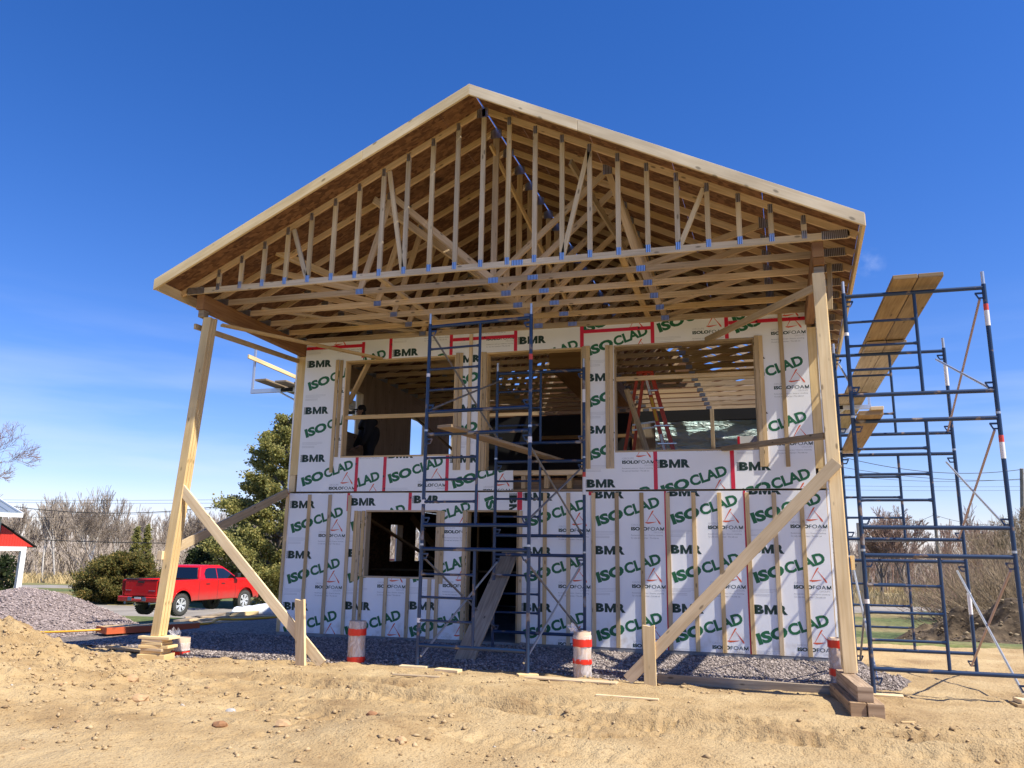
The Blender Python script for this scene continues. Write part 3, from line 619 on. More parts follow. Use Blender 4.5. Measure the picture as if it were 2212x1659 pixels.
# wall framing behind the sheets: studs, plates
for zz, z1, xsx in ((0.0, 2.42, (.0, .45, .84, 1.24, 1.55, 2.96, 3.46, 4.41, 4.85, 5.25, 5.66, 6.05, 6.45, 6.86, 7.27, 7.67, 8.08, 8.49, 8.89, 9.25)), (2.70, 5.20, (.17, .58, .98, 3.21, 3.75, 5.50, 6.02, 8.34, 8.73, 9.11))):
    for x in xsx: vbox("wall_stud", x, x + .038, .032, .17, zz + .04, z1 - .01, 'wood', bevel=0)
vbox("wall_plate", 0, 3.49, .032, .17, 0.0, .038); vbox("wall_plate", 4.42, WX, .032, .17, 0.0, .038)
vbox("wall_plate", 0, WX, .032, .17, 2.412, 2.45); vbox("wall_plate", .16, WX - .14, .032, .17, 5.20, 5.28)
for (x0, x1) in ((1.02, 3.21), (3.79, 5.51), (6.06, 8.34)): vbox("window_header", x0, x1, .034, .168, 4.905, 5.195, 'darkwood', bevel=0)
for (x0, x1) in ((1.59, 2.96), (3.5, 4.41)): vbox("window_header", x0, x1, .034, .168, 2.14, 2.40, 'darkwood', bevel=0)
# the strip with no foam under the balcony door
vbox("door_sill_plate", 4.30, 5.515, .004, .17, 2.725, 2.806); vbox("wall_plate", 4.30, 5.52, .034, .17, 2.455, 2.49, 'darkwood')
for x in (4.45, 4.85, 5.245): vbox("cripple_stud", x, x + .075, .006, .16, 2.50, 2.72)
# bare corners of the upper storey
vbox("corner_post", .0, .158, .006, .17, 2.78, 5.035, 'wood_new'); vbox("corner_post", .0, .115, .006, .17, 2.47, 2.775, 'wood_new')
vbox("corner_post", 9.155, WX, .006, .17, 2.78, 5.035, 'wood_new'); vbox("corner_post", 9.19, WX, .006, .17, 2.47, 2.775, 'wood_new')
# side and rear walls
def wall_x(name, x0, x1, holes, z0, z1, mat, y0=.175, y1=BD):
    m = MB(); ys = sorted({y0, y1, *[h[0] for h in holes], *[h[1] for h in holes]})
    for a, b in zip(ys[:-1], ys[1:]):
        hs_ = [h for h in holes if h[0] <= a + 1e-6 and h[1] >= b - 1e-6]
        if not hs_: m.box(x0, x1, a, b, z0, z1, axis=2)
        for h in hs_:
            if h[2] > z0: m.box(x0, x1, a, b, z0, h[2], axis=1)
            if h[3] < z1: m.box(x0, x1, a, b, h[3], z1, axis=1)
    return part(m, name, M[mat])
M['ply'] = wood_mat("plywood_lining", (.44, .31, .19), (.34, .23, .13), vary=.1)
HL_U = [(1.63, 2.49, 3.87, 4.80), (5.15, 6.30, 3.55, 4.76), (7.9, 8.5, 3.6, 4.9)]; HL_L = [(4.25, 4.95, 1.20, 2.05), (5.75, 6.42, 1.20, 2.03)]
wall_x("side_wall_lining", .14, .155, HL_U, 2.69, 5.28, 'ply'); wall_x("side_wall_lining", .14, .155, HL_L, 0, 2.41, 'osb')
wall_x("side_wall_sheathing", -.03, -.001, HL_U, 2.45, 5.28, 'sheath', .0); wall_x("side_wall_sheathing", -.03, -.001, HL_L, 0, 2.44, 'sheath', .034)
wall_x("side_wall_framing", .0, .139, HL_U, 2.69, 5.28, 'wood', .176); wall_x("side_wall_framing", .0, .139, HL_L, .04, 2.40, 'darkwood', .176)
wall_x("side_wall_lining", WX - .155, WX - .14, [(2.2, 3.6, 3.4, 4.8)], 2.69, 5.28, 'osb'); wall_x("side_wall_lining", WX - .155, WX - .14, [], 0, 2.41, 'osb')
wall_x("side_wall_sheathing", WX + .001, WX + .03, [(2.2, 3.6, 3.4, 4.8)], 2.45, 5.28, 'sheath', .0); wall_x("side_wall_sheathing", WX + .001, WX + .03, [], 0, 2.44, 'sheath', .034)
vbox("rear_wall", .16, 5.4, BD - .05, BD, 0, 5.295, 'black', bevel=0); vbox("rear_wall", 5.41, WX - .16, BD - .05, BD, 0, 2.69, 'black', bevel=0)  # black wall colour stands in for the deep shade of the rooms
# interior: partitions and braces of the ground floor, framing upstairs
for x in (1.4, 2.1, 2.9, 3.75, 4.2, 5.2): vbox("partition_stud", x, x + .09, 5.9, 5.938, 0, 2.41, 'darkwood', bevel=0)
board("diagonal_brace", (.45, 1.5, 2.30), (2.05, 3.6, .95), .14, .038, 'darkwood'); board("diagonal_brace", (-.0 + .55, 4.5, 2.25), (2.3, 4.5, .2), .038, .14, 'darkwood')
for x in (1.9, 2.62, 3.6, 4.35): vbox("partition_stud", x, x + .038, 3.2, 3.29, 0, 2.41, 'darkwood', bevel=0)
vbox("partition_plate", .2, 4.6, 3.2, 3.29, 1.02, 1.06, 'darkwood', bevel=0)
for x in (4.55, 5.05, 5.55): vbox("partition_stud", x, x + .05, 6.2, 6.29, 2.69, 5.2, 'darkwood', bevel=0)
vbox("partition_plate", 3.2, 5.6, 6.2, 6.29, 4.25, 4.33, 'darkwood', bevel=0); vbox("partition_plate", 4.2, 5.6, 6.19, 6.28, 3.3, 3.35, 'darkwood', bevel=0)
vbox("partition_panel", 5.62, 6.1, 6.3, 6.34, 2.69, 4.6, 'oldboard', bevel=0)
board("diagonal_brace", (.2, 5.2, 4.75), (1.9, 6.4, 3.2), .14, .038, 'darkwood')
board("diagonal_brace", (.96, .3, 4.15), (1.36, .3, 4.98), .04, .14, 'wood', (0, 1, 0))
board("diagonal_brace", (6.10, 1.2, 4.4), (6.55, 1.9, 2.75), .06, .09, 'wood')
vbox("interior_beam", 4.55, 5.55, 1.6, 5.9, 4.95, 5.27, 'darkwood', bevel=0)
for z in (4.2, 3.6): board("interior_rail", (5.6, 5.2, z), (5.62, 6.1, z), .04, .09, 'darkwood')
# crinkled pale blue insulation on the rear wall
def styro():
    m = new_mat("pale_blue_film_insulation", (.5, .8, .83), .28); n = N(m, "ShaderNodeTexNoise"); n.inputs["Scale"].default_value = 1.1; n.inputs["Detail"].default_value = 5; n.inputs["Distortion"].default_value = 1.6
    Lk(m, coords(m, "Object", (1, 1, 4.2)), n.inputs[0]); r = ramp(m, [(.35, (.52, .80, .82)), (.65, (.70, .92, .93))]); Lk(m, n.outputs[0], r.inputs[0]); Lk(m, r.outputs[0], BSDF(m).inputs["Base Color"]); bump(m, n.outputs[0], 1.0, .25); return m
M['styro'] = styro()
xs = np.linspace(5.45, WX - .17, 70); zs = np.linspace(2.70, 5.02, 60); X, Z = np.meshgrid(xs, zs, indexing='ij')
Y = BD - .06 - .10 * (fbm(X * .9, Z * 3.2, 4, 1) + .5) - .05 * np.abs(fbm(X * 2.5, Z * 7, 3, 2))
I = np.arange(70 * 60).reshape(70, 60); Fq = np.stack([I[:-1, :-1], I[1:, :-1], I[1:, 1:], I[:-1, 1:]], -1).reshape(-1, 4)
o = np_mesh("rear_insulation_sheet", np.stack([X, Y, Z - GZ], -1).reshape(-1, 3), Fq, M['styro'], True); o.parent = house
t = MB()
for (x, z, s_) in ((5.95, 3.75, .55), (7.55, 3.85, .62)):
    V, F = fit(text_poly("Styrofoam", .03), x, z, s_ * 1.3, .14); t.verts_faces([(p[0], BD - .19, p[1]) for p in V], F)
    V, F = fit(text_poly("THERMOBATE PLUS", .01), x, z - .14, s_ * 1.2, .07); t.verts_faces([(p[0], BD - .19, p[1]) for p in V], F)
part(t, "insulation_lettering", M['black'])
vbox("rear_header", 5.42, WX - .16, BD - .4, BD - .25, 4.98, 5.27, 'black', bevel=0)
vbox("rear_post", 7.35, 7.45, BD - .55, BD - .45, 2.70, 5.25); vbox("rear_panel", 8.05, 9.1, 7.2, 7.24, 2.70, 4.35, 'sheath', bevel=0); vbox("red_tape_strip", 8.02, 8.08, 7.194, 7.198, 2.70, 4.35, 'tape', bevel=0)

# ------------------------------------------------------------------ roof
HX0, HX1 = -.25, 9.54; HC = (HX0 + HX1) / 2; SL = .5
def sc_y(y): return 1 + .0068 * (y + 3.1)
def top_z(x): return 5.360 + SL * ((x - HX0) if x <= HC else (HX1 - x))
TY = [-3.07 + .61 * k for k in range(20)]
PZ = 5.285
def chord_piece(mb, xa, za, xb, zb, w=.089, y0=-.019, y1=.019):
    mb.beam((xa, (y0 + y1) / 2, za), (xb, (y0 + y1) / 2, zb), abs(y1 - y0), w, (0, 0, 1))
def plate(mb, x, z, w, h, y=-.0205, rotd=0.0):
    c, s_ = math.cos(rotd), math.sin(rotd); v = []; uv = []
    for a, b in ((-w / 2, -h / 2), (w / 2, -h / 2), (w / 2, h / 2), (-w / 2, h / 2)): v.append((x + a * c - b * s_, z + a * s_ + b * c)); uv.append((a + .5, b + .5))
    t = .0015
    V = [(p[0], y - t, p[1]) for p in v] + [(p[0], y, p[1]) for p in v]
    mb.verts_faces(V, [(0, 1, 2, 3), (0, 4, 5, 1), (1, 5, 6, 2), (2, 6, 7, 3), (3, 7, 4, 0)], 0, False, uv + uv)
def tpart(mb, name, mat, parent, y):
    """a sub-part of a truss, in the truss's own frame"""
    o = mb.build(name, M[mat], parent, raw=True); return o
def truss(y, gable=False):
    mat = 'wood_gray' if gable else 'wood_shop'
    mb = MB(); d = .050
    for sgn in (1, -1):
        xa, xb = (HX0 + .01, HC) if sgn == 1 else (HX1 - .01, HC)
        chord_piece(mb, xa, top_z(xa) - .012 - d, xb, top_z(HC) - .012 - d)
    o = mb.build("roof_truss", M['wood_shop'], house, raw=True); o.location = (0, y, -GZ); o.scale = (sc_y(y), 1, 1)
    tpart(MB().beam((HX0 + .10, 0, PZ + .0445), (HX1 - .10, 0, PZ + .0445), .038, .089), "bottom_chord", mat, o, y)
    pl = []
    if gable:
        for k in range(-11, 12):
            x = HC + .02 + k * .3868
            zt = top_z(x) - .012 - .105
            tpart(MB().beam((x, 0, PZ + .0895), (x, 0, zt + .02), .066, .036, (0, 1, 0)), "gable_stud", mat, o, y)
            pl += [(x, PZ + .085, .062, .105), (x, zt + .015, .055, .12)]
        for (xt, xb_) in ((1.66, 1.94), (3.20, 3.48), (6.20, 5.84), (7.72, 7.40)):
            tpart(MB().beam((xb_ + (0 if xb_ > HC else .0), 0, PZ + .09), (xt, 0, top_z(xt) - .13), .036, .064, (1, 0, 0)), "gable_brace", mat, o, y)
        pl += [(5.2, PZ + .05, .16, .075)]
    else:
        nod = [(.85, 2.50), (2.95, 2.50), (2.95, HC), (6.34, HC), (6.34, 6.79), (8.44, 6.79)]
        for (xt, xb_) in nod:
            zt = top_z(xt) - .012 - .07
            tpart(MB().beam((xb_, 0, PZ + .06), (xt, 0, zt), .038, .089, (0, 0, 1)), "web", mat, o, y)
        tpart(MB().beam((HC, 0, PZ + .05), (HC, 0, top_z(HC) - .10), .089, .036, (0, 1, 0)), "web", mat, o, y)
        pl += [(2.5, PZ + .045, .125, .085), (HC, PZ + .05, .15, .085), (6.79, PZ + .045, .125, .085), (.85, top_z(.85) - .07, .13, .16), (2.95, top_z(2.95) - .07, .13, .16), (6.34, top_z(6.34) - .07, .13, .16), (8.44, top_z(8.44) - .07, .13, .16),
               (5.2 + .15 * math.sin(y * 5), PZ + .045, .15, .07)]
    pl += [(HX0 + .27, PZ + .05, .30, .11), (HX1 - .27, PZ + .05, .30, .11), (HC, top_z(HC) - .10, .17, .18)]
    for (x, z, w, h) in pl: 
        m_ = MB(); plate(m_, x, z, w, h); tpart(m_, "connector_plate", 'plate', o, y)
    return o
g = truss(TY[0], True); g["label"] = "front gable truss with closely set upright studs"
proto = truss(TY[1])
for y in TY[2:]:
    if abs(y - .0) < .2:
        pass
    c = copy_tree(proto, house); c.location = (0, y, -GZ); c.scale = (sc_y(y), 1, 1)
# roof boards: 4 ft strips on both slopes, open towards the back on the right, slot along the ridge
def roof_board(side, a0, a1, y0, y1):
    """a = distance fraction from eave (0) to ridge (1)"""
    m = MB(); V = []; uv = []
    for (y, a) in ((y0, a0), (y0, a1), (y1, a1), (y1, a0)):
        s_ = sc_y(y); half = HC - HX0
        x = HX0 + a * half if side == 'L' else HX1 - a * half
        V.append((x * s_, y, 5.360 + SL * a * half)); uv.append((y, a * 5.47 + (7 if side == 'L' else 0)))
    W_ = [(x, y, z - .0125) for x, y, z in V]
    m.verts_faces(V + W_, [(0, 1, 2, 3), (7, 6, 5, 4), (0, 4, 5, 1), (1, 5, 6, 2), (2, 6, 7, 3), (3, 7, 4, 0)], 0, False, uv + uv)
    return part(m, "roof_board", M['osb'])
rows = [0, .2235, .447, .6705, .894]
YE = [-3.615, -1.85, .59, 3.03, 5.46, 7.9, 8.9]
for j, a in enumerate(rows):
    a1 = [.2225, .446, .6695, .893, .9985][j]
    ys = YE if j % 2 == 0 else [-3.615, -.63, 1.81, 4.25, 6.69, 8.9]
    for y0, y1 in zip(ys[:-1], ys[1:]):
        if j in (1, 2, 3) and y1 > 8: y1 = 7.75
        roof_board('L', a, a1 if j < 4 else .9972, y0, y1 - .004)
    for y0, y1 in zip(ys[:-1], ys[1:]):
        if y1 <= 6.1 or j >= 3: roof_board('R', a, a1, y0, y1 - .004)
part(MB().prism([(.1, 5.29), (9.6, 5.29), (5.0, 7.70)], BD + .01, BD + .025), "rear_gable_board", M['osb'])
# fascia
def fascia(xa, xb, y, name="fascia_board"):
    dz = .158; m = MB(); za, zb = top_z(xa), top_z(xb); V = [(xa, za + .004), (xb, zb + .004), (xb, zb - dz), (xa, za - dz)]
    uv0 = [(0, .11), (abs(xb - xa) * 1.12, .11), (abs(xb - xa) * 1.12, 0), (0, 0)]; o_ = m.seed
    uv0 = [(u + o_, v + o_) for u, v in uv0]
    P = [(x * sc_y(y), y - .019, z) for x, z in V] + [(x * sc_y(y), y + .019, z) for x, z in V]
    m.verts_faces(P, [(0, 1, 2, 3), (7, 6, 5, 4), (0, 4, 5, 1), (1, 5, 6, 2), (2, 6, 7, 3), (3, 7, 4, 0)], 0, False, uv0 + uv0)
    return part(m, name, M['fascia'], bevel=.003)
YF = -3.64
fascia(HX0 - .03, 3.05, YF); fascia(3.054, HC, YF); fascia(HC + .001, 6.18, YF); fascia(6.184, HX1 + .03, YF)
board("sub_fascia", ((HX0 - .02) * sc_y(-3.6), -3.62, 5.275), ((HX0 - .02) * sc_y(8), 8.0, 5.275), .038, .15, 'wood_new')
board("sub_fascia", ((HX1 + .02) * sc_y(-3.6), -3.62, 5.275), ((HX1 + .02) * sc_y(8.2), 8.2, 5.275), .038, .15, 'wood_new')
for k in range(9):   # look-out blocks between fascia and gable truss
    pass
# long runners nailed over the bottom chords and slanted braces inside the roof
board("truss_runner", (3.0, -2.9, PZ + .11), (3.15, 6.0, PZ + .11), .089, .038, 'wood'); board("truss_runner", (6.6, -2.9, PZ + .11), (6.75, 6.0, PZ + .11), .089, .038, 'wood')
board("truss_brace", (2.75, -2.65, 6.75), (4.9, .6, PZ + .15), .038, .12, 'wood'); board("truss_brace", (1.1, -2.65, 6.05), (3.1, .2, PZ + .12), .038, .12, 'wood')
board("truss_brace", (5.85, -2.62, 7.0), (6.95, .3, PZ + .12), .038, .12, 'wood'); board("truss_brace", (4.62, -2.6, 7.45), (5.35, .4, PZ + .2), .038, .07, 'wood')
board("truss_brace", (.4, -1.9, PZ + .1), (2.9, .5, PZ + .1), .09, .038, 'wood')
# porch beams
part(MB().box(.02, .15, -3.045, .03, 5.045, 5.283, axis=1), "porch_beam", M['lvl'], bevel=.004)
bm_ = MB(); bm_.beam((9.072, -3.045, 5.18), (9.20, .0, 5.18), .133, .205); part(bm_, "porch_beam", M['lvl'], bevel=.004)
part(MB().beam((9.072, -3.05, 5.02), (9.10, -2.45, 5.02), .128, .10), "beam_packer", M['lvl'], bevel=.003)
part(MB().beam((9.070, -3.02, 4.915), (9.075, -2.9, 4.915), .118, .09), "beam_packer", M['oldboard'], bevel=.003)
vbox("beam_packer", .05, .15, -3.02, -2.90, 4.93, 5.04, 'oldboard')
# porch posts: three plies each
def post(b, t, dy=.145, w=.138):
    m = MB(); n = 3
    for k in range(n):
        o_ = Vector((0, dy / n * (k + .5), .012 * (k % 2))); kx = Vector(((-.012, .0, .008)[k], 0, 0))
        m.beam(Vector(b) + o_ + kx, Vector(t) + o_ + kx - Vector((0, 0, .02 * (k % 2))), w, dy / n - .0015, (0, 1, 0))
    return part(m, "porch_post", M['wood_new'], bevel=.004)
post((.035, -3.20, .205), (.20, -2.98, 4.93)); post((9.108, -3.10, .19), (9.065, -3.06, 4.87))
vbox("post_cleat", 9.02, 9.033, -3.06, -2.94, .22, 4.55, 'wood_new', bevel=.002)
# braces
board("diagonal_brace", (.10, -3.08, 2.30), (2.52, -2.93, -.07), .038, .14, 'wood_new'); board("diagonal_brace", (.03, -3.0, 1.40), (-.015, -.01, 2.46), .038, .14, 'wood', (0, 0, 1))
board("diagonal_brace", (9.11, -3.125, 2.52), (6.60, -2.80, -.06), .038, .14, 'wood_new')
board("top_brace", (.02, -3.03, 4.78), (.0, .0, 4.955), .038, .085, 'wood'); board("top_brace", (.06, -2.45, 4.965), (1.76, -.035, 4.90), .10, .038, 'wood')
board("top_brace", (9.0, -2.97, 4.70), (7.58, -.04, 4.90), .038, .10, 'wood'); board("top_brace", (9.03, -2.92, 2.86), (7.70, .25, 3.13), .09, .075, 'oldboard')
vbox("post_cleat", 9.195, 9.233, -3.02, -2.94, 1.30, 1.46, 'wood_new', bevel=.002)
board("top_brace", (9.23, -2.5, 4.55), (9.28, -2.3, 5.25), .06, .025, 'wood')
# ------------------------------------------------------------------ scaffolding
def scaffold_frame(tower, x, y, z, s=1.0, top=False, dx=(1, 0), wraps=(), bottom=False):
    """one ladder frame 1.57 wide; (x,y,z) foot of its left post"""
    ux, uy = dx; W_ = 1.57 * s; P = lambda a, h: (x + ux * a * s, y + uy * a * s, z + h * s)
    f = MB(); lo = 0.0; f2 = MB().tube(P(1.57, lo), P(1.57, 1.572), .0255, n=14)
    f.tube(P(0, lo), P(0, 1.572), .0255, n=14)
    # brace hooks
    for a, sg in ((0, 1), (1.57, -1)):
        for h in (1.46, .36 if not bottom else .16):
            g_ = f if a == 0 else f2; g_.beam(P(a, h), P(a + sg * .105, h), .014, .022); g_.beam(P(a, h - .06), P(a + sg * .075, h - .06), .014, .018); g_.beam(P(a + sg * .10, h), P(a + sg * .07, h - .06), .012, .016)
    o = f.build("scaffold_frame", M['blue'], tower); f2.build("scaffold_post", M['blue'], o)
    for h in (.263, 1.528): MB().tube(P(.02, h), P(1.55, h), .0255, n=14).build("crossbar", M['blue'], o)
    MB().tube(P(.80, .263), P(.80, 1.528), .0205, n=10).build("ladder_rail", M['blue'], o)
    for h in (.58, .885, 1.19):
        MB().tube(P(.02, h), P(.79, h), .0165, n=8).tube(P(.02, h), P(.07, h), .021, .0165, n=8).tube(P(.74, h), P(.79, h), .0165, .025, n=8).build("rung", M['blue'], o)
    for a in (0, 1.57):
        if top: MB().tube(P(a, 1.572), P(a, 1.73), .020, n=10).build("coupling_pin", M['galv'], o)
        else: MB().tube(P(a, 1.573), P(a, 1.60), .0275, n=10).build("coupling_collar", M['galv'], o)
    for (a, h0, h1, mt) in wraps: MB().tube(P(a, h0), P(a, h1), .0275, n=14).build("label_wrap", M[mt], o)
    return o
def brace(tower, a, b, mat='brace'):
    o = MB().tube(a, b, .0150, n=8).build("cross_brace", M[mat], tower); return o
t1 = thing("scaffold_tower", "blue scaffold tower of ladder frames standing in front of the open doorway", "scaffold", (4.53, -2.6, -.07), "blue frame scaffolds")
ZF = -.06; LH = 1.588
F0 = Vector((3.755, -2.60, ZF)); FD = Vector((1.567, -.14)).normalized()
B0 = Vector((4.13, -.42, -.045)); BS = .947
for k in range(3):
    wr = [(0, .55, .61, 'white_tape')] if k < 2 else [(0, .78, .83, 'white_tape'), (1.57, .92, 1.0, 'red_tape')]
    if k == 1: wr += [(1.57, 1.36, 1.44, 'white_tape')]
    scaffold_frame(t1, F0.x, F0.y, F0.z + LH * k, 1.0, k == 2, (FD.x, FD.y), wr)
for k in range(3):
    wr = [(1.57, .95, 1.18, 'white_tape')] if k == 2 else [(1.57, .95, 1.25, 'white_tape'), (1.57, 1.25, 1.33, 'red_tape')] if k == 1 else []
    scaffold_frame(t1, B0.x, B0.y, B0.z + LH * BS * k, BS, k == 2, (1, 0), wr)
def fr(a, h, k): return (F0.x + FD.x * a, F0.y + FD.y * a, F0.z + LH * k + h)
def bk(a, h, k): return (B0.x + a * BS, B0.y, B0.z + LH * BS * k + h * BS)
for k, a, both in ((2, 0, 1), (1, 1.57, 1), (0, 0, 1), (0, 1.57, 1)):
    sg = .05 if a == 0 else -.05
    brace(t1, fr(a + sg, 1.40, k), bk(a + sg, .31, k)); brace(t1, fr(a + sg, .30 if k else .12, k), bk(a + sg, 1.40, k), 'galv' if k == 0 else 'brace')
t2 = thing("scaffold_tower", "dark blue scaffold tower with inclined planks at the right corner of the house", "scaffold", (10.15, -2.7, -.07), "blue frame scaffolds")
G0 = Vector((9.372, -2.70, -.06)); H0 = Vector((9.54, .10, -.125))
for k in range(3):
    wr = [(1.57, 1.05, 1.24, 'white_tape'), (1.57, 1.24, 1.32, 'red_tape')] if k else [(0, .98, 1.03, 'white_tape')]
    if k == 2: wr += [(0, 1.02, 1.06, 'white_tape')]
    scaffold_frame(t2, G0.x, G0.y, G0.z + LH * k, 1.0, k == 2, (1, 0), wr, k == 0)
    wr = [(1.57, .98, 1.3, 'white_tape')] if k == 2 else [(1.57, .80, 1.1, 'white_tape')] if k == 0 else []
    scaffold_frame(t2, H0.x, H0.y, H0.z + (LH - .01) * k, 1.0, k == 2, (1, 0), wr, k == 0)
def gr(a, h, k): return (G0.x + a, G0.y, G0.z + LH * k + h)
def hr(a, h, k): return (H0.x + a, H0.y, H0.z + (LH - .01) * k + h)
for k in range(3):
    brace(t2, gr(1.51, 1.38, k), hr(1.51, .28 if k else .10, k), 'pinkpipe'); brace(t2, hr(1.45, 1.40, k), gr(1.50, .30 if k else .08, k), 'galv')
brace(t2, hr(.06, 1.40, 0), gr(.05, .12, 0), 'galv'); brace(t2, gr(.05, 1.40, 0), hr(.06, .12, 0), 'brace'); brace(t2, hr(.06, 1.40, 2), gr(.05, .30, 2), 'galv')

def tboard(name, label, cat, p0, p1, w, h, mat='plank', group=None, up=(0, 0, 1), bevel=.005):
    c = (Vector(p0) + Vector(p1)) / 2
    o = MB()
    o.beam(Vector(p0) - c, Vector(p1) - c, w, h, up); ob = o.build(name, M[mat], None, bevel); ob.location = c; WL[ob.name] = c
    return tag(ob, label, cat, group)
PG = "planks lying on the scaffolds"
tboard("scaffold_plank", "thick plank resting slantwise on the front scaffold and reaching into the doorway", "plank", (4.20, -3.05, 3.095), (5.05, .25, 2.99), .235, .042, group=PG)
tboard("scaffold_plank", "left of the two long planks over the top bars of the right scaffold", "plank", (10.03, -3.02, 4.748), (10.10, .55, 4.678), .27, .056, group=PG)
tboard("scaffold_plank", "right of the two long planks over the top bars of the right scaffold", "plank", (10.31, -3.02, 4.748), (10.39, .55, 4.678), .27, .056, group=PG)
tboard("scaffold_plank", "house-side plank of the lapped pair behind the rear top bar of the right scaffold", "plank", (10.10, -.35, 4.63), (10.22, 3.6, 4.60), .27, .042, group=PG)
tboard("scaffold_plank", "outer plank of the lapped pair behind the rear top bar of the right scaffold", "plank", (10.38, -.35, 4.63), (10.50, 3.6, 4.60), .27, .042, group=PG)
tboard("scaffold_plank", "farthest house-side plank above the white wall brackets", "plank", (10.06, 3.3, 4.555), (10.25, 8.2, 4.555), .27, .042, group=PG)
tboard("scaffold_plank", "farthest outer plank above the white wall brackets", "plank", (10.34, 3.3, 4.555), (10.53, 8.2, 4.555), .27, .042, group=PG)
tboard("scaffold_plank", "short wide plank on the second level of the right scaffold beside the porch post", "plank", (9.535, -3.0, 3.108), (9.72, .45, 3.078), .265, .056, group=PG)
tboard("lumber_offcut", "pale sawn offcut lying on the second-level plank of the right scaffold", "offcut", (9.60, -3.03, 3.158), (9.64, -2.4, 3.158), .14, .042, 'wood_new')
def wall_bracket(name, label, x0, y, z, sgn, L_):
    r = thing(name, label, "wall bracket", (x0, y, z), "aluminium wall brackets")
    MB().beam((x0, y, z), (x0 + sgn * L_, y, z), .05, .09).build("arm", M['alu'], r, .004)
    MB().beam((x0 + sgn * (L_ - .03), y, z - .03), (x0 + sgn * (L_ - .03), y, z + 1.02), .045, .045, (0, 1, 0)).build("guard_post", M['alu'], r, .004)
    MB().tube((x0 + sgn * L_ * .62, y, z - .04), (x0, y, z - .62), .018).build("strut", M['alu'], r)
    MB().beam((x0 + sgn * (L_ * .45), y - .03, z), (x0 + sgn * (L_ * .6), y - .03, z), .012, .075).build("label_plate", M['black'], r)
    return r
LB = 2.05
wall_bracket("wall_bracket", "aluminium bracket with tall guard post on the left wall of the house, nearest the corner", -.035, 1.30, 4.70, -1, 1.85)
wall_bracket("wall_bracket", "aluminium bracket seen through the left upstairs window, behind the nearer one", -.035, 4.1, 4.70, -1, 1.75)
wall_bracket("wall_bracket", "upper white bracket under the far planks on the right wall", WX + .035, 4.3, 4.47, 1, 1.35)
wall_bracket("wall_bracket", "farther white bracket under the far planks on the right wall", WX + .035, 7.6, 4.47, 1, 1.35)
tboard("scaffold_plank", "dark plank nearest the wall on the left wall brackets", "plank", (-.55, 1.0, 4.775), (-.52, 5.0, 4.775), .26, .042, 'oldboard', PG)
tboard("scaffold_plank", "dark outer plank on the left wall brackets", "plank", (-1.20, .60, 4.775), (-1.12, 5.0, 4.775), .26, .042, 'oldboard', PG)
tboard("scaffold_plank", "dark middle plank on the left wall brackets", "plank", (-.87, .8, 4.775), (-.82, 5.0, 4.775), .26, .042, 'oldboard', PG)
tboard("guard_rail", "sunlit guard rail board on the left wall brackets", "guard rail", (-1.78, .95, 5.38), (-1.78, 5.2, 5.30), .038, .085, 'wood_new')

# ------------------------------------------------------------------ blocks, cribbing, stakes, loose boards
def gz(x, y): return float(max(sand_z(np.array([x]), np.array([y]))[0], gravel_z(np.array([x]), np.array([y]))[0] if y > float(front_edge(np.array([x]))[0]) - .3 else -9))
def lying(name, label, cat, x, y, L_, w, h, ang, mat='wood_new', group=None, z=None, dz=0.0):
    c, s_ = math.cos(ang) * L_ / 2, math.sin(ang) * L_ / 2
    z = (gz(x, y) if z is None else z) + h / 2 + dz
    return tboard(name, label, cat, (x - c, y - s_, z), (x + c, y + s_, z), w, h, mat, group)
BG = "wooden blocks under scaffold feet"
lying("wood_block", "flat wooden block under the left front foot of the middle scaffold", "block", 3.72, -2.62, .38, .16, .04, .08, group=BG, z=-.10)
lying("wood_block", "wooden block under the right front foot of the middle scaffold", "block", 5.33, -2.77, .26, .14, .04, .5, group=BG, z=-.10)
lying("wood_block", "loose wooden block on the sand between the two front feet of the middle scaffold", "block", 4.28, -2.82, .34, .14, .038, -.12, dz=-.004)
lying("wood_block", "wooden block under the back right foot of the right scaffold", "block", 11.10, .08, .34, .18, .04, .1, group=BG, z=-.165)
lying("wood_block", "wooden block under the left front foot of the right scaffold beside the timbers", "block", 9.46, -2.72, .42, .15, .04, -.1, group=BG, z=-.10)
lying("wood_block", "upper of the two stacked blocks under the front right scaffold foot", "block", 10.96, -2.74, .36, .2, .045, .15, group=BG, z=-.062)
lying("wood_block", "lower of the two stacked blocks under the front right scaffold foot", "block", 10.95, -2.76, .42, .24, .045, .05, 'wood', BG, z=-.108)
lying("lumber_offcut", "short pale board on the gravel against the foundation", "offcut", 5.62, -.22, .42, .09, .038, .05, 'wood', dz=.01)
lying("lumber_offcut", "thin pale strip half sunk in the sand left of centre", "offcut", 4.1, -3.45, .62, .07, .02, .02, 'wood')
lying("lumber_offcut", "thin pale strip in the sand in front of the right stake", "offcut", 6.75, -3.98, .68, .05, .02, -.05, 'wood_new')
lying("lumber_offcut", "reddish brown flat board at the gravel border beside the taped tube", "offcut", 5.92, -2.92, 1.15, .16, .022, -.06, 'wood')
lying("lumber_offcut", "small pale chip on the sand right of the timbers", "offcut", 9.45, -4.2, .14, .05, .015, .3, 'wood')
lying("edge_board", "long board on edge along the gravel between stake and timbers", "board", 7.95, -2.62, 2.05, .05, .11, -.10, 'oldboard')
lying("lumber_offcut", "weathered board end lying behind the cribbing under the left post", "offcut", -.75, -2.75, 1.0, .14, .035, -.25, 'wood', dz=.02)
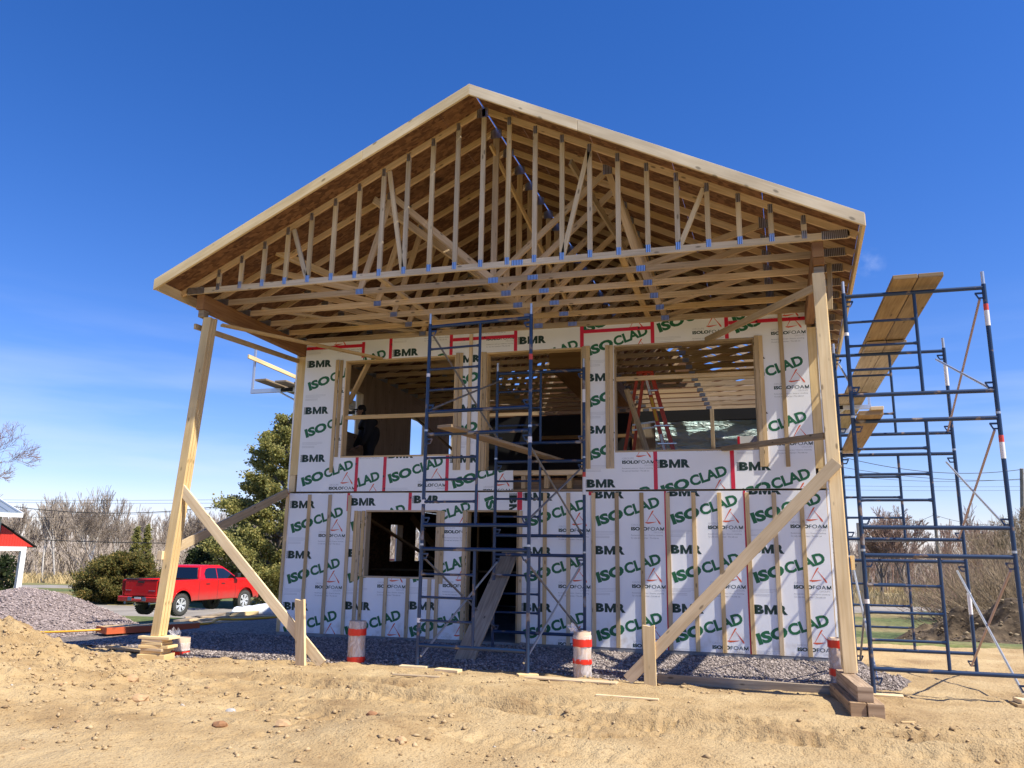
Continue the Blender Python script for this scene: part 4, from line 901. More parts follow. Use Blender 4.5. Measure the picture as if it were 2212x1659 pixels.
# cribbing under the left post, bottom to top
cw = [("doubled bottom board of the cribbing under the left post", .40, .30, .085, .2), ("third-lowest board of the cribbing under the left post", .34, .22, .038, .05), ("darker resinous board in the middle of the left post cribbing", .36, .26, .038, -.05), ("wide overhanging board in the middle of the left post cribbing", .46, .24, .04, .1), ("narrow board below the top pair of the left post cribbing", .34, .24, .038, .02), ("board just under the top one of the left post cribbing", .32, .24, .038, .08), ("overhanging top board of the cribbing under the left post", .50, .25, .038, .06)]
z = -.115
for lb, L_, w, h, a in cw:
    lying("cribbing_board", lb, "board", .02 + rng.uniform(-.02, .02), -3.12, L_, w, h, a, 'wood_new' if 'dark' not in lb else 'wood', "boards stacked under the left porch post", z=z); z += h + .0015
# heavy timbers under the right post
lying("squared_timber", "upper of the three rough square timbers under the right post", "timber", 9.085, -3.38, 1.26, .15, .145, R(93), 'timber', "rough timbers under the right porch post", z=.040)
lying("squared_timber", "lower left rough timber under the right post", "timber", 9.005, -3.42, 1.28, .15, .14, R(93), 'timber', "rough timbers under the right porch post", z=-.103)
lying("squared_timber", "lower right rough timber under the right post", "timber", 9.165, -3.40, 1.34, .155, .14, R(93), 'timber', "rough timbers under the right porch post", z=-.103)
# stakes (pointed boards driven into the ground)
def stake(label, x, y, h, w, lean, yaw):
    m = MB(); pr_ = [(-w / 2, -.35), (w / 2, -.35), (w / 2 + lean * .2, h - .01), (-w / 2 + lean, h)]
    pr_ = [(-w / 2, 0 - .1), (0, -.4), (w / 2, -.1), (w / 2 + lean, h), (w * .1 + lean, h - .018), (-w / 2 + lean, h - .004)]
    m.prism(pr_, -.02, .02); m.uv = [(p * 0 + m.v[i][2] + m.seed, m.v[i][0] + m.seed) for f in m.f for i in f for p in (0,)]
    o = m.build("wooden_stake", M['wood_new'], None, .003); o.location = (x, y, GZ); o.rotation_euler = (0, 0, yaw); return tag(o, label, "stake", "stakes holding the post braces")
stake("leaning wooden stake at the foot of the left post brace", 2.27, -3.03, .87, .165, -.11, -.25)
stake("upright wooden stake at the foot of the right post brace", 6.88, -2.86, .70, .145, -.01, -.08)
# plank ramp in the lower doorway
tboard("ramp_plank", "wide worn plank leaning steeply in the lower doorway", "plank", (4.19, -1.95, -.06), (4.22, .30, 1.48), .30, .04, 'oldboard')

# ------------------------------------------------------------------ wrapped cardboard form tubes
def form_tube(label, x, y, h, r, bands, film=(0.0, 1.0), z=None, tuft=False, scarred=False):
    z = gz(x, y) - .02 if z is None else z
    t = thing("form_tube", label, "form tube", (x, y, z), "wrapped cardboard form tubes"); n = 28
    MB().lathe([(r * .93, 0), (r, 0), (r, h), (r * .93, h), (r * .93, .02)], n, (x, y, z)).build("tube_wall", M['cardboard'], t)
    m = MB(); k = 9; prof = [(r + .004 + .006 * rng.random(), z * 0 + h * (film[0] + (film[1] - film[0]) * i / k)) for i in range(k + 1)]
    m.lathe(prof, n, (x, y, z)); m.v = [(px + rng.uniform(-.004, .004), py + rng.uniform(-.004, .004), pz) for px, py, pz in m.v]; m.build("plastic_wrap", M['film'], t)
    for b0, b1 in bands:
        m = MB().lathe([(r + .012, b0), (r + .0125, (b0 + b1) / 2), (r + .012, b1)], n, (x, y, z)); m.v = [(px + rng.uniform(-.002, .002), py + rng.uniform(-.002, .002), pz + rng.uniform(-.006, .006)) for px, py, pz in m.v]; m.build("tape_band", M['red_film'], t)
    if tuft:
        m = MB()
        for i in range(9):
            a = rng.uniform(2.0, 4.4); p = Vector((x + math.cos(a) * r, y + math.sin(a) * r * .8, z + h)); q = p + Vector((math.cos(a) * rng.uniform(.02, .13), math.sin(a) * .05, rng.uniform(.02, .13))); s_ = Vector((rng.uniform(-.07, .07), rng.uniform(-.05, .05), rng.uniform(-.02, .07)))
            m.face([p, p + s_, q + s_ * .9, q], smooth=True)
        m.build("plastic_tuft", M['film'], t)
    return t
form_tube("taped cardboard tube left of the middle scaffold, film wrapped to its rim", 2.76, -2.42, .56, .115, [(.37, .46), (-.0 + .01, .085)])
form_tube("cardboard tube with torn film at its rim, right of the middle scaffold", 5.985, -2.52, .58, .112, [(.40, .49), (.19, .25)], (0, .93), tuft=True)
form_tube("low cardboard tube with loose film behind the left post cribbing", .07, -2.66, .27, .115, [(.02, .085)], (.36, .76), tuft=True, z=-.125)
form_tube("leaning red streaked cardboard tube behind the right post", 9.06, -2.28, .55, .10, [(.44, .53), (.12, .2)])

# ------------------------------------------------------------------ red step ladder inside
lad = thing("step_ladder", "orange red step ladder standing upstairs behind the wide right window", "ladder", (6.42, 1.8, 2.685))
TOP = Vector((6.385, 1.8, 4.79))
for sx in (-.17, .17):
    MB().beam((TOP.x + sx * .35 + .06, 1.74, TOP.z), (6.95 + sx * .5, 1.6, 2.69), .075, .03, (0, 1, 0)).build("front_rail", M['ladder'], lad, .004)
    MB().beam((TOP.x + sx * .35 - .10, 1.86, TOP.z), (5.90 + sx * .55, 2.1, 2.69), .06, .028, (0, 1, 0)).build("rear_rail", M['ladder'], lad, .004)
MB().box(TOP.x - .16, TOP.x + .16, 1.70, 1.92, TOP.z, TOP.z + .05).build("top_cap", M['ladder'], lad, .006)
for i in range(1, 6):
    t = i / 6.2; a = Vector((TOP.x + .06, 1.74, TOP.z)).lerp(Vector((6.95, 1.6, 2.69)), t); w = .06 + .028 * i
    MB().beam(a - Vector((w, 0, 0)), a + Vector((w, 0, 0)), .09, .025).build("step", M['alu'], lad, .003)
for i in range(2): MB().beam((TOP.x - .28, 1.95, 3.75 + i * .10), (TOP.x + .24, 1.70, 3.77 + i * .10), .02, .03).build("spreader_bar", M['alu'], lad)
q0 = Vector((TOP.x + .06 + .06, 1.715, TOP.z)); q1 = Vector((6.95 + .085, 1.58, 2.69))
q0l = Vector((TOP.x + .0, 1.715, TOP.z)); q1l = Vector((6.95 - .085, 1.58, 2.69))
for (t0, t1_, mt) in ((.02, .20, 'ladder_white'), (.22, .44, 'ladder_label'), (.56, .70, 'ladder_white'), (.76, .90, 'ladder_blue')):
    MB().beam(q0l.lerp(q1l, t0), q0l.lerp(q1l, t1_), .05, .008, (0, 1, 0)).build("sticker", M[mt], lad)

# ------------------------------------------------------------------ the carpenter
def person():
    skin = new_mat("skin", (.38, .22, .15), .6); dark = new_mat("dark_work_jacket", (.018, .018, .021), .85); trs = new_mat("dark_trousers", (.022, .024, .03), .85)
    r = thing("person", "person in dark jacket and trousers looking down behind the left upstairs window", "person", (.60, 2.0, 2.685))
    def skinned(name, pts, edges, rad, mat, root=0, sub=2):
        me = bpy.data.meshes.new(name); me.from_pydata([tuple(Vector(p) - Vector((.60, 2.0, 2.685))) for p in pts], edges, []); me.materials.append(mat)
        o = bpy.data.objects.new(name, me); link(o, r); WL[o.name] = Vector((.6, 2.0, 2.685))
        sk = o.modifiers.new("skin", 'SKIN'); sk.use_smooth_shade = True
        for i, q in enumerate(rad): me.skin_vertices[0].data[i].radius = q if isinstance(q, tuple) else (q, q)
        me.skin_vertices[0].data[root].use_root = True
        s_ = o.modifiers.new("subdivision", 'SUBSURF'); s_.levels = sub; s_.render_levels = sub; return o
    B = Vector((.60, 2.0, 2.685)); f = Vector((-.75, -.66, 0)); sd = Vector((.66, -.75, 0))   # facing, his left/right
    def p(a, b, h): return B + f * a + sd * b + Vector((0, 0, h))
    pts = [p(0, 0, .92), p(.0, 0, 1.10), p(.04, 0, 1.28), p(.10, 0, 1.40), p(.15, 0, 1.47), p(.19, 0, 1.54), p(.215, 0, 1.62), p(.20, 0, 1.69),
           p(.08, .19, 1.37), p(.10, .255, 1.12), p(.20, .24, .93), p(.25, .22, .86), p(.08, -.19, 1.37), p(.10, -.25, 1.12), p(.22, -.24, .90), p(.26, -.24, .86),
           p(.0, .10, .86), p(.03, .11, .48), p(-.02, .12, .08), p(.12, .13, .04), p(.0, -.10, .86), p(.03, -.12, .48), p(-.02, -.13, .08), p(.12, -.14, .04)]
    ed = [(0, 1), (1, 2), (2, 3), (3, 4), (4, 5), (5, 6), (6, 7), (3, 8), (8, 9), (9, 10), (10, 11), (3, 12), (12, 13), (13, 14), (14, 15), (0, 16), (16, 17), (17, 18), (18, 19), (0, 20), (20, 21), (21, 22), (22, 23)]
    rad = [(.21, .18), (.25, .20), (.265, .20), (.18, .15), .07, .075, .088, .075, .115, .10, .075, .045, .115, .10, .075, .045, .10, .075, .055, .045, .10, .075, .055, .045]
    body = skinned("body", pts, ed, rad, dark); body.data.materials.clear(); body.data.materials.append(dark)
    face = MB(); hc = p(.21, 0, 1.61)
    face.lathe([(.001, -.115), (.05, -.10), (.072, -.05), (.080, 0), (.078, .05), (.055, .09), (.001, .105)], 16, hc + f * .018); fo = face.build("face", skin, r)
    MB().tube(hc + f * .09, hc + f * .115 - Vector((0, 0, .03)), .008, .016, 8).build("nose", skin, r)
    for s_ in (-1, 1):
        MB().lathe([(.001, -.03), (.012, -.02), (.014, 0), (.012, .02), (.001, .03)], 10, hc + sd * (.085 * s_)).build("ear", skin, r)
        MB().lathe([(.001, -.008), (.010, 0), (.001, .008)], 8, hc + f * .093 + sd * (.03 * s_) + Vector((0, 0, .015))).build("eye", M['black'], r)
    MB().beam(hc + f * .094 + sd * -.025 - Vector((0, 0, .055)), hc + f * .094 + sd * .025 - Vector((0, 0, .055)), .006, .008).build("mouth", M['black'], r)
    cap = MB().lathe([(.094, .01), (.098, .05), (.085, .10), (.05, .13), (.001, .137)], 18, hc - f * .005); cap.beam(hc + f * .07 + Vector((0, 0, .035)), hc + f * .17 + Vector((0, 0, .015)), .14, .012); cap.build("cap", dark, r)
    for sg, w in ((1, p(.25, .22, .86)), (-1, p(.26, -.24, .86))):
        hp = [w, w + f * .05 - Vector((0, 0, .03)), w + f * .085 - Vector((0, 0, .05))]; e = [(0, 1), (1, 2)]; rr = [(.032, .02), (.038, .018), (.034, .014)]
        for i in range(4):
            b = sd * ((i - 1.5) * .020); a0 = hp[2] + b + f * .012; ln = (.060, .070, .066, .050)[i]; a1 = a0 + f * ln * .6 - Vector((0, 0, ln * .5)); a2 = a1 - f * .008 - Vector((0, 0, ln * .6)); k = len(hp); hp += [a0, a1, a2]; e += [(2, k), (k, k + 1), (k + 1, k + 2)]; rr += [.0095, .0085, .007]
        k = len(hp); hp += [hp[1] - sd * (sg * .038) + f * .02, hp[1] - sd * (sg * .052) + f * .05 - Vector((0, 0, .03))]; e += [(1, k), (k, k + 1)]; rr += [.011, .009]
        skinned("hand", hp, e, rr, skin, 0, 1)
person()

# ------------------------------------------------------------------ lumber heap on the left
lying("concrete_form", "long flat wooden panel with orange edges lying on the gravel behind the left post", "panel", -4.74, 2.42, 2.0, .60, .12, R(62), 'wood', z=-.37)
pan = bpy.data.objects["concrete_form"]
M['orange'] = new_mat("orange_painted_edge", (.56, .11, .035), .6)
m = MB(); ca, sa = math.cos(R(62)), math.sin(R(62)); dv = Vector((ca, sa, 0)); nv = Vector((sa, -ca, 0)); c0 = Vector((0, 0, 0))
WL[pan.name] = Vector((-4.74, 2.42, -.31))
B_ = Vector((-4.74, 2.42, -.31))
m.beam(B_ - dv * 1.008 + nv * .307, B_ + dv * 1.008 + nv * .307, .012, .135); m.beam(B_ - dv * 1.008 - nv * .30, B_ - dv * 1.008 + nv * .30, .012, .134); m.beam(B_ + dv * 1.008 - nv * .30, B_ + dv * 1.008 + nv * .30, .012, .134); m.build("painted_edge", M['orange'], pan)
LGp = "boards heaped beside the gravel"
for lb, x, y, L_, w, h, a, mt, dz in [("weathered gray board on top of its pair behind the orange panel", -5.55, 5.3, 2.7, .16, .05, R(102), 'oldboard', .06), ("weathered gray board under its twin behind the orange panel", -5.47, 5.2, 2.7, .18, .05, R(102), 'oldboard', .0),
        ("pale board at the bottom of the lumber heap nearest the house", -4.15, 5.25, 2.7, .22, .045, R(44), 'wood', .0), ("pale board on top of the lumber heap nearest the house", -4.3, 5.5, 2.9, .2, .045, R(41), 'wood_new', .05), ("long brown board at the back of the lumber heap", -4.55, 5.95, 3.2, .22, .05, R(44), 'wood', .06), ("short block on the lumber heap before the white roll", -4.75, 5.9, .9, .18, .09, R(70), 'wood_new', .115)]:
    lying("lumber_board", lb, "board", x, y, L_, w, h, a, mt, LGp, z=-.40, dz=dz)
def tarp():
    n, k = 26, 12; V = []; rs = np.random.RandomState(3)
    for i in range(n):
        t = i / (n - 1)
        for j in range(k):
            a = 2 * math.pi * j / k; rr = .13 + .10 * t + .03 * rs.rand() - (.07 if i in (0, n - 1) else 0); x = -5.25 + 1.5 * t; V.append((x + .02 * rs.rand(), 6.2 + 1.3 * t + rr * math.cos(a) * 1.5, -.25 + .02 * t + max(-.12, rr * math.sin(a)) + .18 * t * (math.sin(a) > .3) * (1 - abs(2 * t - 1.4))))
    I = np.arange(n * k).reshape(n, k); F = np.stack([I[:-1], I[1:], np.roll(I, -1, 1)[1:], np.roll(I, -1, 1)[:-1]], -1).reshape(-1, 4)
    o = np_mesh("plastic_roll", V, F, new_mat("white_plastic_sheet", (.72, .74, .78), .35), True); tag(o, "crumpled white plastic sheet rolled up on the lumber heap", "plastic sheet")
    c = MB(); return o
tarp()
cord_m = new_mat("yellow_cord", (.75, .36, .02), .5)
def cord(label, pts, r=.012):
    P = []
    for i in range(len(pts) - 1):
        for k in range(6):
            t = k / 6; p0 = Vector(pts[max(0, i - 1)]); p1 = Vector(pts[i]); p2 = Vector(pts[i + 1]); p3 = Vector(pts[min(len(pts) - 1, i + 2)])
            P.append(.5 * ((2 * p1) + (-p0 + p2) * t + (2 * p0 - 5 * p1 + 4 * p2 - p3) * t * t + (-p0 + 3 * p1 - 3 * p2 + p3) * t ** 3))
    P.append(Vector(pts[-1])); o = MB().path(P, r, 6).build("extension_cord", cord_m); return tag(o, label, "cord")
cord("yellow cord curving in front of the lumber heap to the house", [(-4.55, 3.60, -.33), (-4.42, 4.1, -.34), (-4.60, 4.7, -.30), (-4.25, 5.05, -.31), (-3.75, 5.55, -.29), (-3.2, 6.2, -.28)], .03)
cord("yellow cord running over the gravel left of the orange panel", [(-6.6, .2, -.30), (-5.9, .8, -.32), (-5.45, 1.2, -.31), (-5.1, 1.75, -.30)], .022)
# orange lift frame beyond the ground-floor side windows
of = thing("lift_platform", "orange painted frame standing outside the ground-floor side windows", "lift", (-1.3, 6.8, -.6))
for y in (6.2, 7.6): MB().tube((-1.2, y, -.6), (-1.2, y, 2.0), .03, n=8).build("upright", M['ladder'], of)
for zz in (.5, 1.2, 1.85): MB().tube((-1.2, 6.2, zz), (-1.2, 7.6, zz), .03, n=8).build("rail", M['ladder'], of)
# ------------------------------------------------------------------ red pickup truck (built facing +X, origin on the ground between the axles)
def car_paint():
    m = new_mat("red_car_paint", (.60, .005, .006), .25); b = BSDF(m); b.inputs["Coat Weight"].default_value = .35; b.inputs["Coat Roughness"].default_value = .06
    n = N(m, "ShaderNodeTexNoise"); n.inputs["Scale"].default_value = 3; n.inputs["Detail"].default_value = 6; Lk(m, coords(m, "Object", (1, 1, 1)), n.inputs[0])
    t = N(m, "ShaderNodeTexCoord"); s = N(m, "ShaderNodeSeparateXYZ"); Lk(m, t.outputs["Object"], s.inputs[0]); mr = N(m, "ShaderNodeMapRange"); mr.inputs[1].default_value = .95; mr.inputs[2].default_value = .60; mr.inputs[4].default_value = .8; Lk(m, s.outputs[2], mr.inputs[0])
    mu_ = N(m, "ShaderNodeMath", operation='MULTIPLY'); Lk(m, mr.outputs[0], mu_.inputs[0]); Lk(m, n.outputs[0], mu_.inputs[1])
    Lk(m, mixrgb(m, mu_.outputs[0], (.60, .005, .006), (.20, .13, .10)), b.inputs["Base Color"]); return m
M['red'] = car_paint()
M['tyre'] = new_mat("tyre_rubber", (.055, .052, .047), .9)
M['rim'] = new_mat("polished_rim", (.72, .73, .75), .35, .35)
M['glass'] = new_mat("tinted_glass", (.006, .008, .011), .05); BSDF(M['glass']).inputs["Coat Weight"].default_value = 1
M['chrome'] = new_mat("chrome", (.72, .73, .75), .15, 1.0)
M['plate_white'] = new_mat("number_plate", (.6, .62, .68), .5)
M['lamp_red'] = new_mat("tail_lamp_red", (.28, .004, .006), .15)
M['lamp_clear'] = new_mat("headlamp_clear", (.75, .78, .8), .1)
M['trim'] = new_mat("black_plastic_trim", (.015, .015, .016), .55)
truck = thing("pickup_truck", "red crew cab pickup truck parked beyond the gravel, seen from behind", "pickup truck", (0, 0, 0))
def tp(mb, name, mat, parent=truck, bevel=0.0):
    o = mb.build(name, M[mat] if isinstance(mat, str) else mat, parent, bevel, raw=True); WL[o.name] = Vector((0, 0, 0)); return o
RX, FX, WR = -1.75, 1.995, .44
def arch(cx, r, z0, n=14, a0=0.0):
    out = []
    for i in range(n + 1):
        a = math.pi - math.pi * i / n; out.append((cx + r * math.cos(a), max(z0, WR + .06 + r * math.sin(a))))
    return out
# side skins: outline with two wheel arches, slightly barrelled
HWB = 1.0
bot = .56
outline = [(-2.86, .78), (-2.86, 1.40), (-1.0, 1.415), (-.82, 1.40), (1.45, 1.375), (2.15, 1.36), (2.62, 1.28), (2.80, 1.08), (2.84, .80), (2.80, .60)]
low = [(2.62, .56)] + [(x, z) for x, z in reversed(arch(FX, .53, bot))] + [(1.35, bot), (-1.12, bot)] + [(x, z) for x, z in reversed(arch(RX, .53, bot))] + [(-2.40, .66)]
side = outline + low
m = MB()
for sg in (1, -1):
    m.prism(side, sg * (HWB - .10), sg * HWB)
body = tp(m, "body", 'red', bevel=.035)
# shoulder crease: narrower upper side above the belt is the cab; bed sides, floor, hood
m = MB(); m.box(-2.80, 2.6, -.90, .90, .60, .84); tp(m, "underbody", 'trim')
m = MB(); m.box(-2.80, -.98, -.90, .90, .84, .88); m.box(-1.02, -.98, -.90, .90, .88, 1.38); tp(m, "cargo_bed", 'trim')
m = MB()
for sg in (1, -1): m.box(-2.86, -.95, sg * .955 - .05, sg * .955 + .05, 1.412, 1.432)
tp(m, "bed_rail", 'trim', bevel=.01)
hood = [(1.42, 1.395), (1.9, 1.41), (2.35, 1.38), (2.68, 1.27), (2.80, 1.10), (2.80, .66), (1.42, .66)]
tp(MB().prism(hood, -.91, .91), "hood", 'red', bevel=.04)
m = MB(); m.box(2.79, 2.86, -.80, .80, .78, 1.12); tp(m, "grille", 'trim', bevel=.02)
for sg in (1, -1): m = MB(); m.box(2.70, 2.845, sg * .90 - .08, sg * .90 + .08, 1.0, 1.2); tp(m, "headlight", 'lamp_clear', bevel=.03)
m = MB(); m.box(2.74, 2.93, -.98, .98, .52, .76); tp(m, "front_bumper", 'red', bevel=.05)
# cab greenhouse
def loft(secs, name, mat, bevel=0.0):
    """secs: list of (z, x0, x1, halfwidth)"""
    V = []; 
    for z, x0, x1, h in secs: V += [(x0, -h, z), (x1, -h, z), (x1, h, z), (x0, h, z)]
    F = [(0, 1, 2, 3)[::-1]]
    for k in range(len(secs) - 1):
        for i in range(4): F.append((4 * k + i, 4 * k + (i + 1) % 4, 4 * k + 4 + (i + 1) % 4, 4 * k + 4 + i))
    e = 4 * (len(secs) - 1); F.append((e, e + 1, e + 2, e + 3)); m_ = MB(); m_.verts_faces(V, F); return tp(m_, name, mat, bevel=bevel)
loft([(1.36, -.86, 1.56, .955), (1.50, -.83, 1.34, .92), (1.76, -.74, .92, .83), (1.90, -.66, .68, .77), (1.955, -.52, .50, .72)], "cab_roof", 'red', .05)
def lerp_sec(z):
    S_ = [(1.36, -.86, 1.56, .955), (1.50, -.83, 1.34, .92), (1.76, -.74, .92, .83), (1.90, -.66, .68, .77), (1.955, -.52, .50, .72)]
    for a, b in zip(S_[:-1], S_[1:]):
        if a[0] <= z <= b[0]: t = (z - a[0]) / (b[0] - a[0]); return [a[i] + (b[i] - a[i]) * t for i in range(4)]
def side_glass(pts, name):
    for sg in (1, -1):
        V = [(x, sg * (lerp_sec(z)[3] + .010), z) for x, z in pts] + [(x, sg * (lerp_sec(z)[3] - .02), z) for x, z in pts]; n = len(pts)
        m_ = MB(); m_.verts_faces(V, [tuple(range(n)), tuple(range(n, 2 * n))[::-1]] + [(i, (i + 1) % n, n + (i + 1) % n, n + i) for i in range(n)]); tp(m_, name, 'glass')
side_glass([(-.50, 1.43), (.20, 1.41), (.20, 1.84), (-.22, 1.845), (-.40, 1.80), (-.53, 1.62)], "rear_side_window")
side_glass([(.235, 1.41), (1.30, 1.41), (1.22, 1.50), (.93, 1.68), (.66, 1.82), (.235, 1.84)], "front_side_window")
def quad_glass(name, z0, z1, front, w):
    a, b = lerp_sec(z0), lerp_sec(z1); x0 = a[2] + .012 if front else a[1] - .035; x1 = b[2] + .012 if front else b[1] - .035
    V = [(x0, -(a[3] - w), z0), (x0, a[3] - w, z0), (x1, b[3] - w, z1), (x1, -(b[3] - w), z1)]; d = -.03 if front else .03
    V += [(x + d, y, z) for x, y, z in V]; m_ = MB(); m_.verts_faces(V, [(0, 1, 2, 3), (7, 6, 5, 4), (0, 4, 5, 1), (1, 5, 6, 2), (2, 6, 7, 3), (3, 7, 4, 0)]); tp(m_, name, 'glass')
quad_glass("rear_window", 1.42, 1.86, False, .09); quad_glass("windshield", 1.42, 1.86, True, .07)
# tailgate, lamps, bumper, plate
tp(MB().box(-2.92, -2.845, -.80, .80, .80, 1.405), "tailgate", 'red', bevel=.02)
tp(MB().box(-2.93, -2.86, -.82, .82, 1.404, 1.43), "tailgate_cap", 'trim', bevel=.008)
tp(MB().box(-2.935, -2.915, -.16, .16, 1.29, 1.355), "tailgate_handle", 'trim', bevel=.01)
for sg in (1, -1): tp(MB().box(-2.90, -2.80, sg * .905 - .09, sg * .905 + .09, .98, 1.38), "tail_light", 'lamp_red', bevel=.02)
m = MB(); m.box(-3.06, -2.84, -.985, -.34, .58, .78); m.box(-3.06, -2.84, .34, .985, .58, .78); m.box(-3.05, -2.84, -.34, .34, .58, .70); tp(m, "rear_bumper", 'red', bevel=.03)
m = MB(); 
for sg in (1, -1): m.box(-3.067, -3.05, sg * .36 - .10, sg * .36 + .10, .62, .77)
tp(m, "bumper_step_trim", 'chrome', bevel=.004)
tp(MB().box(-3.02, -2.99, -.30, .30, .62, .78), "plate_recess", 'trim'); tp(MB().box(-3.035, -3.022, -.16, .16, .63, .76), "number_plate", 'plate_white')
for sg in (1, -1): tp(MB().tube((-3.03, sg * .62, .54), (-2.6, sg * .62, .54), .05, n=12), "exhaust_tip", 'chrome')
tp(MB().box(-3.15, -2.75, -.04, .04, .46, .52).tube((-3.12, 0, .52), (-3.12, 0, .57), .03, n=10), "tow_hitch", 'chrome')
tp(MB().box(-2.931, -2.921, -.74, -.42, .995, 1.02).box(-2.931, -2.921, .46, .74, .995, 1.02), "tailgate_badge", 'chrome')
for sg in (-1, 1):
    for x in (-.38, .52): tp(MB().box(x - .1, x + .1, sg * 1.003 - .012, sg * 1.003 + .012, 1.19, 1.225), "door_handle", 'trim', bevel=.008)
    m = MB(); m.box(1.16, 1.36, sg * 1.11 - .085, sg * 1.11 + .085, 1.44, 1.62); m.box(1.18, 1.34, sg * .99 - .05, sg * .99 + .05, 1.44, 1.47); tp(m, "side_mirror", 'trim', bevel=.03)
    m = MB()
    for x in (-.86, .22, 1.32): m.box(x - .006, x + .006, sg * 1.0005 - .002, sg * 1.0005 + .002, .60, 1.37)
    tp(m, "door_gap", 'trim')
    for cx in (RX, FX):
        m = MB(); pts = arch(cx, .545, bot); pts2 = arch(cx, .50, bot)
        m.verts_faces([(x, sg * 1.012, z) for x, z in pts] + [(x, sg * 1.012, z) for x, z in pts2] + [(x, sg * .96, z) for x, z in pts] + [(x, sg * .96, z) for x, z in pts2], [(i, i + 1, 15 + i + 1, 15 + i) for i in range(14)] + [(i, 30 + i, 30 + i + 1, i + 1) for i in range(14)])
        tp(m, "wheel_arch_lip", 'red')
        m = MB(); pts = arch(cx, .53, bot); m.verts_faces([(x, sg * .97, z) for x, z in pts] + [(x, sg * .55, z) for x, z in pts], [(i, i + 1, 15 + i + 1, 15 + i) for i in range(14)]); m.prism([p_ for p_ in pts], sg * .55, sg * .54); tp(m, "wheel_well", 'trim')
        # wheel > tyre, rim
        w = thing("wheel", None, None); del WL[w.name]; WL[w.name] = Vector((0, 0, 0)); w.parent = truck
        c = (cx, sg * .84, WR); prof = [(.235, -.12), (.30, -.138), (.375, -.145), (.415, -.125), (.425, -.09), (.425, .09), (.415, .125), (.375, .145), (.30, .138), (.235, .12)]
        m = MB(); m.lathe(prof, 48, c, 'y')
        for k in range(30):
            a = 2 * math.pi * k / 30; ca, sa = math.cos(a), math.sin(a)
            for y0, y1, t_ in ((.03, .14, .05), (-.14, -.03, -.05)):
                m.beam((cx + ca * .428, sg * .84 + y0, WR + sa * .428), (cx + math.cos(a + t_) * .424, sg * .84 + y1, WR + math.sin(a + t_) * .424), .05, .022, (ca, 0, sa))
        tp(m, "tyre", 'tyre', w)
        m = MB(); m.lathe([(.245, sg * .125), (.262, sg * .128), (.255, sg * .09), (.24, sg * .07), (.24, -sg * .1)], 40, c, 'y'); m.lathe([(.001, sg * .10), (.05, sg * .105), (.06, sg * .09)], 20, c, 'y')
        for k in range(6):
            for da in (-.16, .16):
                a = 2 * math.pi * k / 6 + .3; b = a + da; m.beam((cx + .04 * math.cos(a), sg * (.84 + .098), WR + .04 * math.sin(a)), (cx + .25 * math.cos(b), sg * (.84 + .115), WR + .25 * math.sin(b)), .045, .03, (0, 1, 0))
        tp(m, "rim", 'rim', w)
        m = MB(); m.lathe([(.24, sg * .02), (.001, sg * .02)], 30, c, 'y'); tp(m, "brake_disc", 'trim', w)
TH = math.pi / 2 - R(5.0)
pr_w = Vector((-13.39, 14.48, -1.21)); off = Matrix.Rotation(TH, 3, 'Z') @ Vector((RX, -.95, 0))
truck.location = pr_w - off; truck.rotation_euler = (0, 0, TH)

# ------------------------------------------------------------------ heaps
def heap(name, label, cat, cx, cy, rx, ry, h, z0, mat, seed, rough, n=110, chunks=0, cmat=None, csz=(.02, .05), sharp=1.0):
    xs = np.linspace(-1.25, 1.25, n); X, Y = np.meshgrid(xs, xs, indexing='ij'); rr = np.hypot(X, Y) * (1 + .16 * fbm(X * 1.2 + seed, Y * 1.2, 3, seed))
    Z = h * np.clip(1 - rr ** sharp, -.25, 1) + rough * fbm(X * 3.5 + seed, Y * 3.5, 5, seed + 1) * np.clip(1.2 - rr, 0, 1) - .12 * sstep(.95, 1.2, rr)
    # rounded crest
    Z = np.where(Z > h * .8, h * .8 + (Z - h * .8) * .65, Z)
    V = np.stack([X * rx, Y * ry, Z], -1).reshape(-1, 3); I = np.arange(n * n).reshape(n, n); F = np.stack([I[:-1, :-1], I[1:, :-1], I[1:, 1:], I[:-1, 1:]], -1).reshape(-1, 4)
    c = rr.reshape(-1)[F].mean(1); o = np_mesh(name, V, F[c < 1.22], mat, True); o.location = (cx, cy, z0); tag(o, label, cat)
    if chunks:
        r = np.random.RandomState(seed); i = r.randint(0, len(V), chunks); ok = rr.reshape(-1)[i] < 1.08; i = i[ok]; P = V[i] + (r.rand(len(i), 3) - .5) * [2.5 * rx / n * 2, 2.5 * ry / n * 2, .01]
        s = stones(cat.replace(' ', '_') + "_lumps", P, csz[0] + (csz[1] - csz[0]) * r.rand(len(P)) ** 3, cmat, .7, seed); s.parent = o
    return o
heap("gravel_pile", "big reddish gray heap of crushed stone behind the sand mound on the left", "gravel pile", -8.25, 2.3, 3.1, 2.6, 1.08, -.55, M['gravel_pile'], 3, .09, 130, 34000, M['stone_pile'], (.012, .034), 1.2)
M['soil'] = new_mat("dark_topsoil", (.11, .075, .045), .95)
def soilm():
    m = M['soil']; n = N(m, "ShaderNodeTexNoise"); n.inputs["Scale"].default_value = 5; n.inputs["Detail"].default_value = 9; Lk(m, coords(m, "Object", (1, 1, 1)), n.inputs[0]); r = ramp(m, [(.3, (.03, .02, .011)), (.55, (.085, .058, .034)), (.75, (.19, .14, .085))]); Lk(m, n.outputs[0], r.inputs[0]); Lk(m, r.outputs[0], BSDF(m).inputs["Base Color"]); bump(m, n.outputs[0], 1, .08)
soilm()
M['soil_clod'] = stone_mat("soil_clods", [(0, (.04, .026, .015)), (.6, (.13, .09, .055)), (1, (.27, .21, .13))])
